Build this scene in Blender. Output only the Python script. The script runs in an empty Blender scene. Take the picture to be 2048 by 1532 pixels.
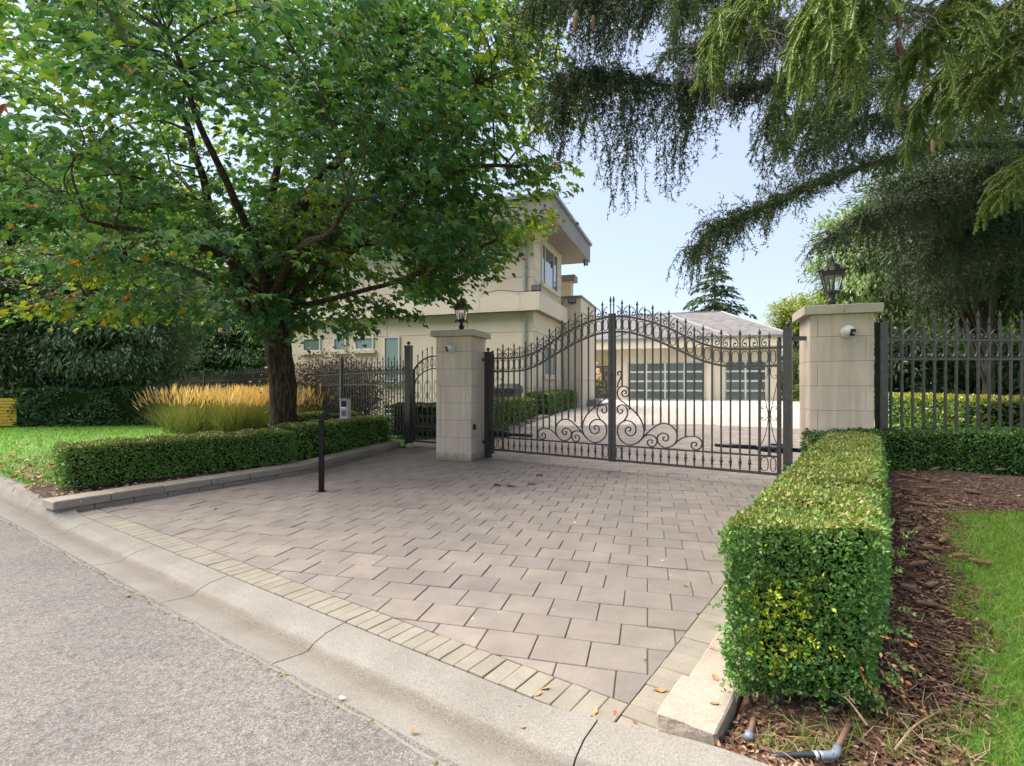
import bpy, bmesh, math, random
import numpy as np
from mathutils import Vector, Matrix, noise as mnoise

random.seed(7)
RNG = np.random.default_rng(11)
sc = bpy.context.scene
COL = sc.collection
R = math.radians

# ------------------------------------------------------------------ camera
FPX, CX, HY, EYE = 1050.0, 1024.0, 772.0, 1.5      # focal length and horizon, in photo pixels
cam_d = bpy.data.cameras.new('camera')
cam_d.sensor_width = 36.0
cam_d.lens = FPX / 2048.0 * 36.0
cam_d.shift_y = (HY - 766.0) / 2048.0
cam_d.clip_start = 0.05
cam_d.clip_end = 2000.0
cam = bpy.data.objects.new('camera', cam_d)
cam.location = (0, 0, EYE)
cam.rotation_euler = (R(90), 0, 0)
COL.objects.link(cam)
sc.camera = cam

# ------------------------------------------------------------------ sky and sun
SUN_EL, SUN_AZ = R(50), R(-56)        # azimuth from +Y towards +X
world = bpy.data.worlds.new('World')
sc.world = world
world.use_nodes = True
wn = world.node_tree
wn.nodes.clear()
sky = wn.nodes.new('ShaderNodeTexSky')
sky.sky_type = 'NISHITA'
sky.sun_disc = False
sky.sun_elevation = SUN_EL
sky.sun_rotation = SUN_AZ
sky.air_density = 1.0
sky.dust_density = 0.8
sky.ozone_density = 2.5
bg = wn.nodes.new('ShaderNodeBackground')
bg.inputs['Strength'].default_value = 0.086
wo = wn.nodes.new('ShaderNodeOutputWorld')
veil = wn.nodes.new('ShaderNodeMix')          # thin even veil of high cloud over the clear sky
veil.data_type = 'RGBA'
veil.inputs[0].default_value = 0.76
veil.inputs[7].default_value = (1.95, 2.12, 2.55, 1.0)
wn.links.new(sky.outputs[0], veil.inputs[6])
wn.links.new(veil.outputs[2], bg.inputs[0])
wn.links.new(bg.outputs[0], wo.inputs[0])

sun_d = bpy.data.lights.new('sun', 'SUN')
sun_d.energy = 4.2
sun_d.angle = R(90.0)
sun_d.color = (1.0, 0.94, 0.84)
sun = bpy.data.objects.new('sun', sun_d)
sdir = Vector((math.sin(SUN_AZ) * math.cos(SUN_EL), math.cos(SUN_AZ) * math.cos(SUN_EL), math.sin(SUN_EL)))
sun.rotation_euler = sdir.to_track_quat('Z', 'Y').to_euler()
sun.location = (-20, 20, 30)
COL.objects.link(sun)

sc.view_settings.view_transform = 'Standard'
sc.view_settings.look = 'None'
sc.view_settings.gamma = 1.0
sc.view_settings.use_curve_mapping = False
sc.view_settings.exposure = 2.12
sc.render.engine = 'CYCLES'
sc.cycles.max_bounces = 8
sc.cycles.diffuse_bounces = 4
sc.cycles.glossy_bounces = 3
sc.cycles.transmission_bounces = 6
sc.cycles.transparent_max_bounces = 8
sc.cycles.caustics_reflective = False
sc.cycles.caustics_refractive = False
sc.cycles.use_denoising = True

# ------------------------------------------------------------------ geometry of the place
NV = np.array([math.sin(R(35)), math.cos(R(35))])       # away from the street
DV = np.array([-math.cos(R(35)), math.sin(R(35))])      # along the street, to the left
TH = R(18.9)
UV = np.array([math.cos(TH), -math.sin(TH)])            # along the house front
VV = np.array([math.sin(TH), math.cos(TH)])             # house depth
G_L = np.array([-0.405, 10.90])
G_R = np.array([3.97, 7.80])
G_C = (G_L + G_R) / 2
GQ = float(NV @ G_R)

def nd(n, s):
    p = NV * n + DV * s
    return (float(p[0]), float(p[1]))

def at(x, y, Z):
    return Vector(((x - CX) / FPX * Z, Z, EYE - (y - HY) / FPX * Z))

def atz(x, y, z):
    Z = (EYE - z) * FPX / (y - HY)
    return Vector(((x - CX) / FPX * Z, Z, z))

def lerp(a, b, t):
    return a + (b - a) * t

def smooth(t):
    t = min(1.0, max(0.0, t))
    return t * t * (3 - 2 * t)

EDGE_C = np.array([0.555, 2.48])      # inner corner of the brick border

def right_of_border(x, y):
    return (x - EDGE_C[0]) * -DV[0] + (y - EDGE_C[1]) * -DV[1]

def gz(x, y):
    q = NV[0] * x + NV[1] * y - GQ
    pts = ((0, 0), (1, .05), (3, .25), (5.2, .48), (8, .55), (25, .62), (1e4, .62))
    z = 0.0
    for (a, za), (b, zb) in zip(pts[:-1], pts[1:]):
        if a <= q < b:
            z = za + (zb - za) * (q - a) / (b - a)
    return z * (0.35 + 0.65 * smooth((x + 4.0) / 4.0))

def bank(x, y):
    q = NV[0] * x + NV[1] * y
    return 0.03 + 0.36 * smooth((q - 2.4) / 6.0)

def atg(x, y, fn=gz):
    z = 0.0
    p = atz(x, y, z)
    for _ in range(30):
        z = 0.5 * z + 0.5 * fn(p.x, p.y)
        p = atz(x, y, z)
    return p

# ------------------------------------------------------------------ materials
MATS = {}

def new_mat(name):
    m = bpy.data.materials.new(name)
    m.use_nodes = True
    nt = m.node_tree
    b = nt.nodes['Principled BSDF']
    MATS[name] = m
    return m, nt, b

def N(nt, t, **kw):
    n = nt.nodes.new(t)
    for k, v in kw.items():
        if k in n.inputs:
            n.inputs[k].default_value = v
        else:
            setattr(n, k, v)
    return n

def ramp(nt, src, stops):
    r = nt.nodes.new('ShaderNodeValToRGB')
    el = r.color_ramp.elements
    while len(el) < len(stops):
        el.new(0.5)
    for e, (p, c) in zip(el, stops):
        e.position = p
        e.color = (*c, 1) if len(c) == 3 else c
    nt.links.new(src, r.inputs[0])
    return r.outputs[0]

def mixc(nt, fac, a, b, mode='MIX'):
    m = nt.nodes.new('ShaderNodeMix')
    m.data_type = 'RGBA'
    m.blend_type = mode
    for sock, v in ((0, fac), (6, a), (7, b)):
        if isinstance(v, (int, float)):
            m.inputs[sock].default_value = v
        elif isinstance(v, tuple):
            m.inputs[sock].default_value = (*v, 1) if len(v) == 3 else v
        else:
            nt.links.new(v, m.inputs[sock])
    return m.outputs[2]

def coords(nt, kind='Object'):
    return nt.nodes.new('ShaderNodeTexCoord').outputs[kind]

def worldpos(nt):
    return nt.nodes.new('ShaderNodeNewGeometry').outputs['Position']

def noise_fac(nt, vec, scale, detail=6, rough=0.6):
    n = N(nt, 'ShaderNodeTexNoise', Scale=scale, Detail=detail, Roughness=rough)
    nt.links.new(vec, n.inputs['Vector'])
    return n.outputs[0]

def bump(nt, b, height, strength=0.3, dist=0.01, prev=None):
    n = N(nt, 'ShaderNodeBump', Strength=strength, Distance=dist)
    nt.links.new(height, n.inputs['Height'])
    if prev is not None:
        nt.links.new(prev, n.inputs['Normal'])
    nt.links.new(n.outputs[0], b.inputs['Normal'])
    return n.outputs[0]

def simple(name, col, rough=0.6, metal=0.0, var=0.15, scale=8.0, spec=0.5, bumps=0.0, bscale=60.0):
    m, nt, b = new_mat(name)
    v = worldpos(nt)
    f = noise_fac(nt, v, scale)
    lo = tuple(c * (1 - var) for c in col)
    hi = tuple(min(1, c * (1 + var)) for c in col)
    nt.links.new(ramp(nt, f, [(0.3, lo), (0.7, hi)]), b.inputs['Base Color'])
    b.inputs['Roughness'].default_value = rough
    b.inputs['Metallic'].default_value = metal
    b.inputs['Specular IOR Level'].default_value = spec
    if bumps:
        bump(nt, b, noise_fac(nt, v, bscale, 4), bumps, 0.004)
    return m

def obj_random(nt):
    return nt.nodes.new('ShaderNodeObjectInfo').outputs['Random']

def stone_mat(name, cols, grain=0.25, gscale=90.0, rough=0.85, blotch=2.5, stain=None, bstr=0.35, spec=0.3, jitter=0.16, wear=False, damp=None):
    """Stone, concrete and pavers: a shade for each piece, blotches, grain, relief."""
    m, nt, b = new_mat(name)
    v = worldpos(nt)
    at_ = N(nt, 'ShaderNodeAttribute', attribute_name='rnd')
    add = N(nt, 'ShaderNodeMath', operation='ADD')
    nt.links.new(at_.outputs['Fac'], add.inputs[0])
    nt.links.new(obj_random(nt), add.inputs[1])
    fr = N(nt, 'ShaderNodeMath', operation='FRACT')
    nt.links.new(add.outputs[0], fr.inputs[0])
    n = len(cols)
    base = ramp(nt, fr.outputs[0], [(i / max(1, n - 1), c) for i, c in enumerate(cols)])
    f1 = noise_fac(nt, v, blotch, 5, 0.65)
    k = ramp(nt, f1, [(0.3, (1 - jitter,) * 3), (0.7, (1 + jitter * 0.6,) * 3)])
    base = mixc(nt, 1.0, base, k, 'MULTIPLY')
    f2 = noise_fac(nt, v, gscale, 3, 0.7)
    k2 = ramp(nt, f2, [(0.32, (1 - grain,) * 3), (0.55, (1, 1, 1)), (0.75, (1 + grain,) * 3)])
    base = mixc(nt, 1.0, base, k2, 'MULTIPLY')
    if wear:
        fw = noise_fac(nt, v, 0.55, 3, 0.6)
        base = mixc(nt, 1.0, base, ramp(nt, fw, [(0.35, (0.86, 0.86, 0.87)), (0.65, (1.06, 1.05, 1.03))]), 'MULTIPLY')
        fs = noise_fac(nt, v, 9.0, 2, 0.5)
        base = mixc(nt, ramp(nt, fs, [(0.70, (0, 0, 0)), (0.78, (0.35, 0.35, 0.35))]), base, (0.42, 0.39, 0.36))
    if damp:
        sz = nt.nodes.new('ShaderNodeSeparateXYZ')
        nt.links.new(v, sz.inputs[0])
        ad = N(nt, 'ShaderNodeMath', operation='MULTIPLY_ADD')
        nt.links.new(noise_fac(nt, v, 4.0, 5, 0.7), ad.inputs[0])
        ad.inputs[1].default_value = -0.34
        nt.links.new(sz.outputs[2], ad.inputs[2])
        mz_ = N(nt, 'ShaderNodeMapRange')
        nt.links.new(ad.outputs[0], mz_.inputs['Value'])
        mz_.inputs['From Min'].default_value = -0.16
        mz_.inputs['From Max'].default_value = 0.02
        mz_.inputs['To Min'].default_value = 0.75
        mz_.inputs['To Max'].default_value = 0.0
        base = mixc(nt, mz_.outputs[0], base, damp)
        mp_ = N(nt, 'ShaderNodeMapping')
        mp_.inputs['Scale'].default_value = (14, 14, 0.9)
        nt.links.new(v, mp_.inputs[0])
        fd = noise_fac(nt, mp_.outputs[0], 1.0, 4, 0.6)
        base = mixc(nt, 1.0, base, ramp(nt, fd, [(0.40, (0.90, 0.88, 0.86)), (0.58, (1.02, 1.02, 1.02))]), 'MULTIPLY')
    if stain:
        f3 = noise_fac(nt, v, stain[1], 4, 0.7)
        k3 = ramp(nt, f3, [(stain[2], (0, 0, 0)), (min(0.99, stain[2] + 0.12), (1, 1, 1))])
        base = mixc(nt, k3, base, stain[0])
    nt.links.new(base, b.inputs['Base Color'])
    b.inputs['Roughness'].default_value = rough
    b.inputs['Specular IOR Level'].default_value = spec
    bump(nt, b, f2, bstr, 0.004)
    return m

def leaf_mat(name, trans=0.35, rough=0.45, spec=0.35):
    """Foliage: colour read from the leaves' own attribute, light passing through."""
    m, nt, b = new_mat(name)
    a = N(nt, 'ShaderNodeAttribute', attribute_name='col')
    nt.links.new(a.outputs['Color'], b.inputs['Base Color'])
    b.inputs['Roughness'].default_value = rough
    b.inputs['Specular IOR Level'].default_value = spec
    t = nt.nodes.new('ShaderNodeBsdfTranslucent')
    mul = mixc(nt, 1.0, a.outputs['Color'], (1.3, 1.25, 0.55), 'MULTIPLY')
    nt.links.new(mul, t.inputs['Color'])
    mx = nt.nodes.new('ShaderNodeMixShader')
    mx.inputs[0].default_value = trans
    out = nt.nodes['Material Output']
    nt.links.new(b.outputs[0], mx.inputs[1])
    nt.links.new(t.outputs[0], mx.inputs[2])
    nt.links.new(mx.outputs[0], out.inputs[0])
    return m

# asphalt: pale weathered aggregate
m, nt, b = new_mat('asphalt')
v = worldpos(nt)
vor = N(nt, 'ShaderNodeTexVoronoi', Scale=150.0)
nt.links.new(v, vor.inputs['Vector'])
hsv = nt.nodes.new('ShaderNodeRGBToBW')
nt.links.new(vor.outputs['Color'], hsv.inputs[0])
c1 = ramp(nt, hsv.outputs[0], [(0.12, (0.085, 0.078, 0.074)), (0.42, (0.148, 0.138, 0.132)), (0.70, (0.178, 0.167, 0.160)), (0.93, (0.26, 0.246, 0.236))])
f = noise_fac(nt, v, 0.9, 6, 0.65)
c1 = mixc(nt, 1.0, c1, ramp(nt, f, [(0.3, (0.78, 0.77, 0.78)), (0.7, (1.12, 1.09, 1.05))]), 'MULTIPLY')
f = noise_fac(nt, v, 22.0, 4, 0.7)
c1 = mixc(nt, 1.0, c1, ramp(nt, f, [(0.36, (0.72, 0.71, 0.70)), (0.5, (1, 1, 1))]), 'MULTIPLY')
f = noise_fac(nt, v, 2.3, 3)
c1 = mixc(nt, ramp(nt, f, [(0.66, (0, 0, 0)), (0.8, (0.35, 0.35, 0.35))]), c1, (0.23, 0.17, 0.13))
nt.links.new(c1, b.inputs['Base Color'])
b.inputs['Roughness'].default_value = 0.9
b.inputs['Specular IOR Level'].default_value = 0.25
bump(nt, b, vor.outputs['Distance'], 0.5, 0.005)

# concrete of the kerb, with the brown silt line along the gutter
m, nt, b = new_mat('curb_concrete')
v = worldpos(nt)
f = noise_fac(nt, v, 2.2, 6)
base = ramp(nt, f, [(0.3, (0.175, 0.16, 0.141)), (0.7, (0.23, 0.214, 0.192))])
f2 = noise_fac(nt, v, 120.0, 3, 0.75)
base = mixc(nt, 1.0, base, ramp(nt, f2, [(0.3, (0.66, 0.65, 0.63)), (0.5, (1, 1, 1)), (0.72, (1.35, 1.35, 1.33))]), 'MULTIPLY')
dot = N(nt, 'ShaderNodeVectorMath', operation='DOT_PRODUCT')
nt.links.new(v, dot.inputs[0])
dot.inputs[1].default_value = (NV[0], NV[1], 0)
wob = N(nt, 'ShaderNodeMath', operation='MULTIPLY_ADD')
nt.links.new(noise_fac(nt, v, 5.0, 5, 0.7), wob.inputs[0])
wob.inputs[1].default_value = 0.07
nt.links.new(dot.outputs['Value'], wob.inputs[2])
silt = ramp(nt, wob.outputs[0], [(0.0, (0, 0, 0)), (1.0, (0, 0, 0))])
mr = N(nt, 'ShaderNodeMapRange')
nt.links.new(wob.outputs[0], mr.inputs['Value'])
mr.inputs['From Min'].default_value = 1.70
mr.inputs['From Max'].default_value = 2.10
silt = ramp(nt, mr.outputs[0], [(0.0, (0, 0, 0)), (0.26, (0.16, 0.16, 0.16)), (0.44, (0.6, 0.6, 0.6)), (0.54, (0.7, 0.7, 0.7)), (0.62, (0, 0, 0))])
spk = ramp(nt, noise_fac(nt, v, 160.0, 2, 0.8), [(0.40, (1, 1, 1)), (0.62, (0.25, 0.25, 0.25))])
silt = mixc(nt, 1.0, silt, spk, 'MULTIPLY')
base = mixc(nt, silt, base, (0.10, 0.068, 0.05))
nt.links.new(base, b.inputs['Base Color'])
b.inputs['Roughness'].default_value = 0.92
b.inputs['Specular IOR Level'].default_value = 0.2
bump(nt, b, f2, 0.5, 0.005)

stone_mat('paver', [(0.197, 0.168, 0.150), (0.223, 0.190, 0.168), (0.208, 0.179, 0.162), (0.236, 0.199, 0.173), (0.190, 0.164, 0.150), (0.226, 0.194, 0.173)],
          grain=0.22, gscale=170.0, blotch=3.0, stain=((0.17, 0.125, 0.095), 1.6, 0.64), jitter=0.2, wear=True)
stone_mat('border_brick', [(0.225, 0.198, 0.160), (0.245, 0.217, 0.175), (0.217, 0.192, 0.157), (0.252, 0.223, 0.181)], grain=0.18, gscale=150.0, blotch=5.0, stain=((0.24, 0.19, 0.13), 7.0, 0.66))
stone_mat('edging_stone', [(0.33, 0.272, 0.22), (0.355, 0.295, 0.238)], grain=0.26, gscale=110.0, blotch=4.0, stain=((0.22, 0.165, 0.125), 5.0, 0.64), bstr=0.6)
stone_mat('planter_stone', [(0.285, 0.24, 0.195), (0.335, 0.283, 0.23), (0.255, 0.218, 0.18)], grain=0.25, gscale=90.0, blotch=6.0, bstr=0.6)
stone_mat('inner_wall_stone', [(0.30, 0.26, 0.20), (0.36, 0.31, 0.24), (0.27, 0.23, 0.18)], grain=0.25, gscale=60.0, blotch=6.0, bstr=0.6)
stone_mat('pillar_stone', [(0.63, 0.52, 0.42), (0.655, 0.545, 0.44), (0.61, 0.505, 0.41), (0.64, 0.525, 0.42)], grain=0.06, gscale=45.0, blotch=1.6, rough=0.8, bstr=0.12, jitter=0.13, damp=(0.20, 0.19, 0.09))
stone_mat('cap_stone', [(0.46, 0.385, 0.315), (0.48, 0.405, 0.33)], grain=0.10, gscale=50.0, blotch=4.0, rough=0.85, bstr=0.2, jitter=0.12)
stone_mat('stucco', [(0.64, 0.55, 0.46), (0.66, 0.57, 0.475)], grain=0.05, gscale=70.0, blotch=0.7, rough=0.9, bstr=0.15, jitter=0.07)
stone_mat('band_panel', [(0.66, 0.575, 0.48), (0.68, 0.595, 0.495)], grain=0.03, gscale=40.0, blotch=0.8, rough=0.6, bstr=0.04, jitter=0.05)
stone_mat('soffit_board', [(0.22, 0.193, 0.187), (0.25, 0.222, 0.213), (0.235, 0.206, 0.20)], grain=0.06, gscale=50.0, blotch=2.0, rough=0.6, bstr=0.05, jitter=0.08)

# joint sand with moss
m, nt, b = new_mat('joint_sand')
v = worldpos(nt)
f = noise_fac(nt, v, 1.8, 4)
base = ramp(nt, f, [(0.42, (0.17, 0.138, 0.102)), (0.58, (0.17, 0.162, 0.075))])
nt.links.new(base, b.inputs['Base Color'])
b.inputs['Roughness'].default_value = 0.95

# far driveway: the paver courses too small to build
m, nt, b = new_mat('driveway_far')
v = worldpos(nt)
mp = N(nt, 'ShaderNodeMapping')
mp.inputs['Rotation'].default_value = (0, 0, R(15))
nt.links.new(v, mp.inputs[0])
br = N(nt, 'ShaderNodeTexBrick')
nt.links.new(mp.outputs[0], br.inputs['Vector'])
br.inputs['Scale'].default_value = 1.0
br.inputs['Brick Width'].default_value = 0.31
br.inputs['Row Height'].default_value = 0.277
br.inputs['Mortar Size'].default_value = 0.012
br.inputs['Color1'].default_value = (0.345, 0.30, 0.265, 1)
br.inputs['Color2'].default_value = (0.405, 0.352, 0.313, 1)
br.inputs['Mortar'].default_value = (0.20, 0.16, 0.13, 1)
f = noise_fac(nt, v, 0.8, 5)
base = mixc(nt, 1.0, br.outputs['Color'], ramp(nt, f, [(0.3, (0.88, 0.88, 0.88)), (0.7, (1.08, 1.08, 1.08))]), 'MULTIPLY')
nt.links.new(base, b.inputs['Base Color'])
b.inputs['Roughness'].default_value = 0.9
bump(nt, b, br.outputs['Fac'], -0.4, 0.01)

simple('iron', (0.085, 0.077, 0.074), rough=0.38, metal=0.55, var=0.25, scale=14.0, spec=0.5)
simple('iron_dark', (0.030, 0.028, 0.028), rough=0.5, metal=0.3, var=0.3, scale=20.0, bumps=0.2, bscale=90.0)
simple('black_paint', (0.004, 0.004, 0.0045), rough=0.5, spec=0.25, var=0.2)
simple('black_plastic', (0.012, 0.012, 0.013), rough=0.35, var=0.2)
simple('white_plastic', (0.62, 0.61, 0.58), rough=0.4, var=0.05)
simple('grey_metal', (0.23, 0.22, 0.25), rough=0.4, metal=0.4, var=0.08)
simple('galvanised', (0.55, 0.55, 0.55), rough=0.35, metal=0.6, var=0.1)
simple('window_frame', (0.62, 0.61, 0.58), rough=0.45, var=0.04)
simple('door_frame', (0.50, 0.48, 0.45), rough=0.4, var=0.05)
simple('garage_rail', (0.62, 0.61, 0.59), rough=0.4, metal=0.2, var=0.05)
simple('front_door', (0.075, 0.10, 0.105), rough=0.35, var=0.1)
simple('soil', (0.055, 0.036, 0.026), rough=0.95, var=0.5, scale=30.0, bumps=0.8, bscale=40.0)
simple('bark_dark', (0.050, 0.038, 0.030), rough=0.95, var=0.4, scale=6.0, bumps=0.9, bscale=18.0)
simple('twig_bark', (0.085, 0.062, 0.046), rough=0.9, var=0.3, scale=20.0)
simple('dead_twig', (0.30, 0.21, 0.13), rough=0.9, var=0.35, scale=20.0)
simple('hedge_core', (0.018, 0.026, 0.010), rough=1.0, var=0.5, scale=25.0, spec=0.0)
simple('yellow_wood', (0.62, 0.37, 0.03), rough=0.6, var=0.12)
simple('pipe_grey', (0.17, 0.20, 0.25), rough=0.35, var=0.1)
simple('pipe_brown', (0.15, 0.085, 0.05), rough=0.8, var=0.3, scale=30.0)
simple('hose_black', (0.03, 0.034, 0.042), rough=0.3, var=0.2)
simple('white_paint', (0.7, 0.7, 0.68), rough=0.3, var=0.03)
simple('bbq_cover', (0.018, 0.018, 0.02), rough=0.35, var=0.3)
simple('grey_plastic', (0.10, 0.105, 0.12), rough=0.5, var=0.1)
simple('blue_plastic', (0.05, 0.13, 0.28), rough=0.4, var=0.1)
simple('step_stone', (0.20, 0.20, 0.22), rough=0.7, var=0.1)
simple('cone_scale', (0.19, 0.11, 0.065), rough=0.85, var=0.35, scale=30.0)
simple('dry_leaf', (0.36, 0.15, 0.055), rough=0.7, var=0.5, scale=6.0)
simple('pale_leaf', (0.50, 0.40, 0.28), rough=0.7, var=0.3, scale=6.0)
simple('yellow_leaf', (0.65, 0.46, 0.10), rough=0.7, var=0.2, scale=6.0)
simple('rock', (0.40, 0.35, 0.29), rough=0.9, var=0.2, scale=10.0, bumps=0.4)
simple('bed_light', (0.25, 0.25, 0.24), rough=0.3)

# maple bark: deep upright furrows
m, nt, b = new_mat('maple_bark')
v = worldpos(nt)
mp = N(nt, 'ShaderNodeMapping')
mp.inputs['Scale'].default_value = (9, 9, 1.5)
nt.links.new(v, mp.inputs[0])
f = noise_fac(nt, mp.outputs[0], 2.6, 8, 0.65)
base = ramp(nt, f, [(0.34, (0.014, 0.009, 0.006)), (0.5, (0.06, 0.04, 0.027)), (0.68, (0.145, 0.10, 0.07))])
nt.links.new(base, b.inputs['Base Color'])
b.inputs['Roughness'].default_value = 0.95
b.inputs['Specular IOR Level'].default_value = 0.2
bump(nt, b, f, 1.0, 0.05)

# roof shingles
m, nt, b = new_mat('shingle')
v = coords(nt)
br = N(nt, 'ShaderNodeTexBrick')
sep = nt.nodes.new('ShaderNodeSeparateXYZ'); nt.links.new(v, sep.inputs[0])
cmb = nt.nodes.new('ShaderNodeCombineXYZ')
nt.links.new(sep.outputs[0], cmb.inputs[0]); 
mz = N(nt, 'ShaderNodeMath', operation='MULTIPLY'); nt.links.new(sep.outputs[2], mz.inputs[0]); mz.inputs[1].default_value = 2.4
nt.links.new(mz.outputs[0], cmb.inputs[1])
nt.links.new(cmb.outputs[0], br.inputs['Vector'])
br.inputs['Scale'].default_value = 1.0
br.inputs['Brick Width'].default_value = 0.35
br.inputs['Row Height'].default_value = 0.2
br.inputs['Mortar Size'].default_value = 0.012
br.inputs['Color1'].default_value = (0.075, 0.073, 0.078, 1)
br.inputs['Color2'].default_value = (0.135, 0.13, 0.135, 1)
br.inputs['Mortar'].default_value = (0.10, 0.09, 0.095, 1)
f = noise_fac(nt, v, 3.0, 6)
base = mixc(nt, 1.0, br.outputs['Color'], ramp(nt, f, [(0.3, (0.8, 0.8, 0.8)), (0.7, (1.15, 1.12, 1.1))]), 'MULTIPLY')
nt.links.new(base, b.inputs['Base Color'])
b.inputs['Roughness'].default_value = 0.95
bump(nt, b, br.outputs['Fac'], -0.5, 0.02)

# glass panes: dark behind, sky on the surface
def glass_mat(name, col, rough=0.03, spec=0.8):
    m, nt, b = new_mat(name)
    b.inputs['Base Color'].default_value = (*col, 1)
    b.inputs['Roughness'].default_value = rough
    b.inputs['Specular IOR Level'].default_value = spec
    b.inputs['Coat Weight'].default_value = 0.6
    b.inputs['Coat Roughness'].default_value = 0.02
    return m
glass_mat('window_glass', (0.06, 0.075, 0.08))
glass_mat('curtain_glass', (0.15, 0.215, 0.195), rough=0.08)
glass_mat('dark_glass', (0.016, 0.02, 0.024))
m = glass_mat('garage_pane', (0.075, 0.095, 0.105), rough=0.22, spec=0.5)
nt = m.node_tree
nt.links.new(ramp(nt, obj_random(nt), [(0.0, (0.055, 0.072, 0.082)), (1.0, (0.105, 0.125, 0.132))]), nt.nodes['Principled BSDF'].inputs['Base Color'])
m, nt, b = new_mat('lantern_glass')
b.inputs['Base Color'].default_value = (0.95, 0.95, 0.93, 1)
b.inputs['Roughness'].default_value = 0.08
b.inputs['Transmission Weight'].default_value = 0.92
b.inputs['IOR'].default_value = 1.05

# lawn soil/thatch under the blades
m, nt, b = new_mat('lawn')
v = worldpos(nt)
f = noise_fac(nt, v, 1.2, 6)
base = ramp(nt, f, [(0.3, (0.055, 0.135, 0.015)), (0.7, (0.10, 0.21, 0.025))])
base = mixc(nt, 1.0, base, ramp(nt, noise_fac(nt, v, 60.0, 3), [(0.3, (0.6, 0.6, 0.6)), (0.7, (1.25, 1.25, 1.2))]), 'MULTIPLY')
nt.links.new(base, b.inputs['Base Color'])
b.inputs['Roughness'].default_value = 0.95
bump(nt, b, noise_fac(nt, v, 80.0, 3), 0.6, 0.02)

m, nt, b = new_mat('mulch')
v = worldpos(nt)
vor = N(nt, 'ShaderNodeTexVoronoi', Scale=38.0)
nt.links.new(v, vor.inputs['Vector'])
bw = nt.nodes.new('ShaderNodeRGBToBW'); nt.links.new(vor.outputs['Color'], bw.inputs[0])
base = ramp(nt, bw.outputs[0], [(0.15, (0.022, 0.011, 0.008)), (0.5, (0.08, 0.04, 0.027)), (0.8, (0.155, 0.08, 0.05)), (0.95, (0.28, 0.19, 0.12))])
f = noise_fac(nt, v, 1.3, 5)
base = mixc(nt, 1.0, base, ramp(nt, f, [(0.3, (0.75, 0.75, 0.75)), (0.7, (1.25, 1.2, 1.15))]), 'MULTIPLY')
nt.links.new(base, b.inputs['Base Color'])
b.inputs['Roughness'].default_value = 0.95
bump(nt, b, noise_fac(nt, v, 45.0, 4, 0.8), 1.0, 0.03)

leaf_mat('maple_leaf', 0.38, 0.6, 0.2)
leaf_mat('box_leaf', 0.22, 0.38, 0.4)
leaf_mat('needle', 0.15, 0.5, 0.3)
leaf_mat('conifer_spray', 0.18, 0.55, 0.25)
leaf_mat('grass_blade', 0.30, 0.5, 0.3)
leaf_mat('litter', 0.05, 0.8, 0.2)

# ------------------------------------------------------------------ mesh helpers
def link(o, parent=None):
    COL.objects.link(o)
    if parent is not None:
        o.parent = parent
    return o

def tag(o, label=None, cat=None, group=None, kind=None):
    if label: o['label'] = label
    if cat: o['category'] = cat
    if group: o['group'] = group
    if kind: o['kind'] = kind
    return o

def empty(name, loc=(0, 0, 0), rz=0.0, label=None, cat=None, group=None):
    o = bpy.data.objects.new(name, None)
    o.empty_display_size = 0.1
    o.location = loc
    o.rotation_euler = (0, 0, rz)
    link(o)
    return tag(o, label, cat, group)

def obj(name, mesh, parent=None, loc=None, rot=None, scale=None):
    o = bpy.data.objects.new(name, mesh)
    if loc is not None: o.location = loc
    if rot is not None: o.rotation_euler = rot
    if scale is not None: o.scale = scale
    return link(o, parent)

def copy_tree(o, parent=None):
    c = o.copy()
    COL.objects.link(c)
    c.parent = parent
    for ch in o.children:
        copy_tree(ch, c)
    return c

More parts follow.
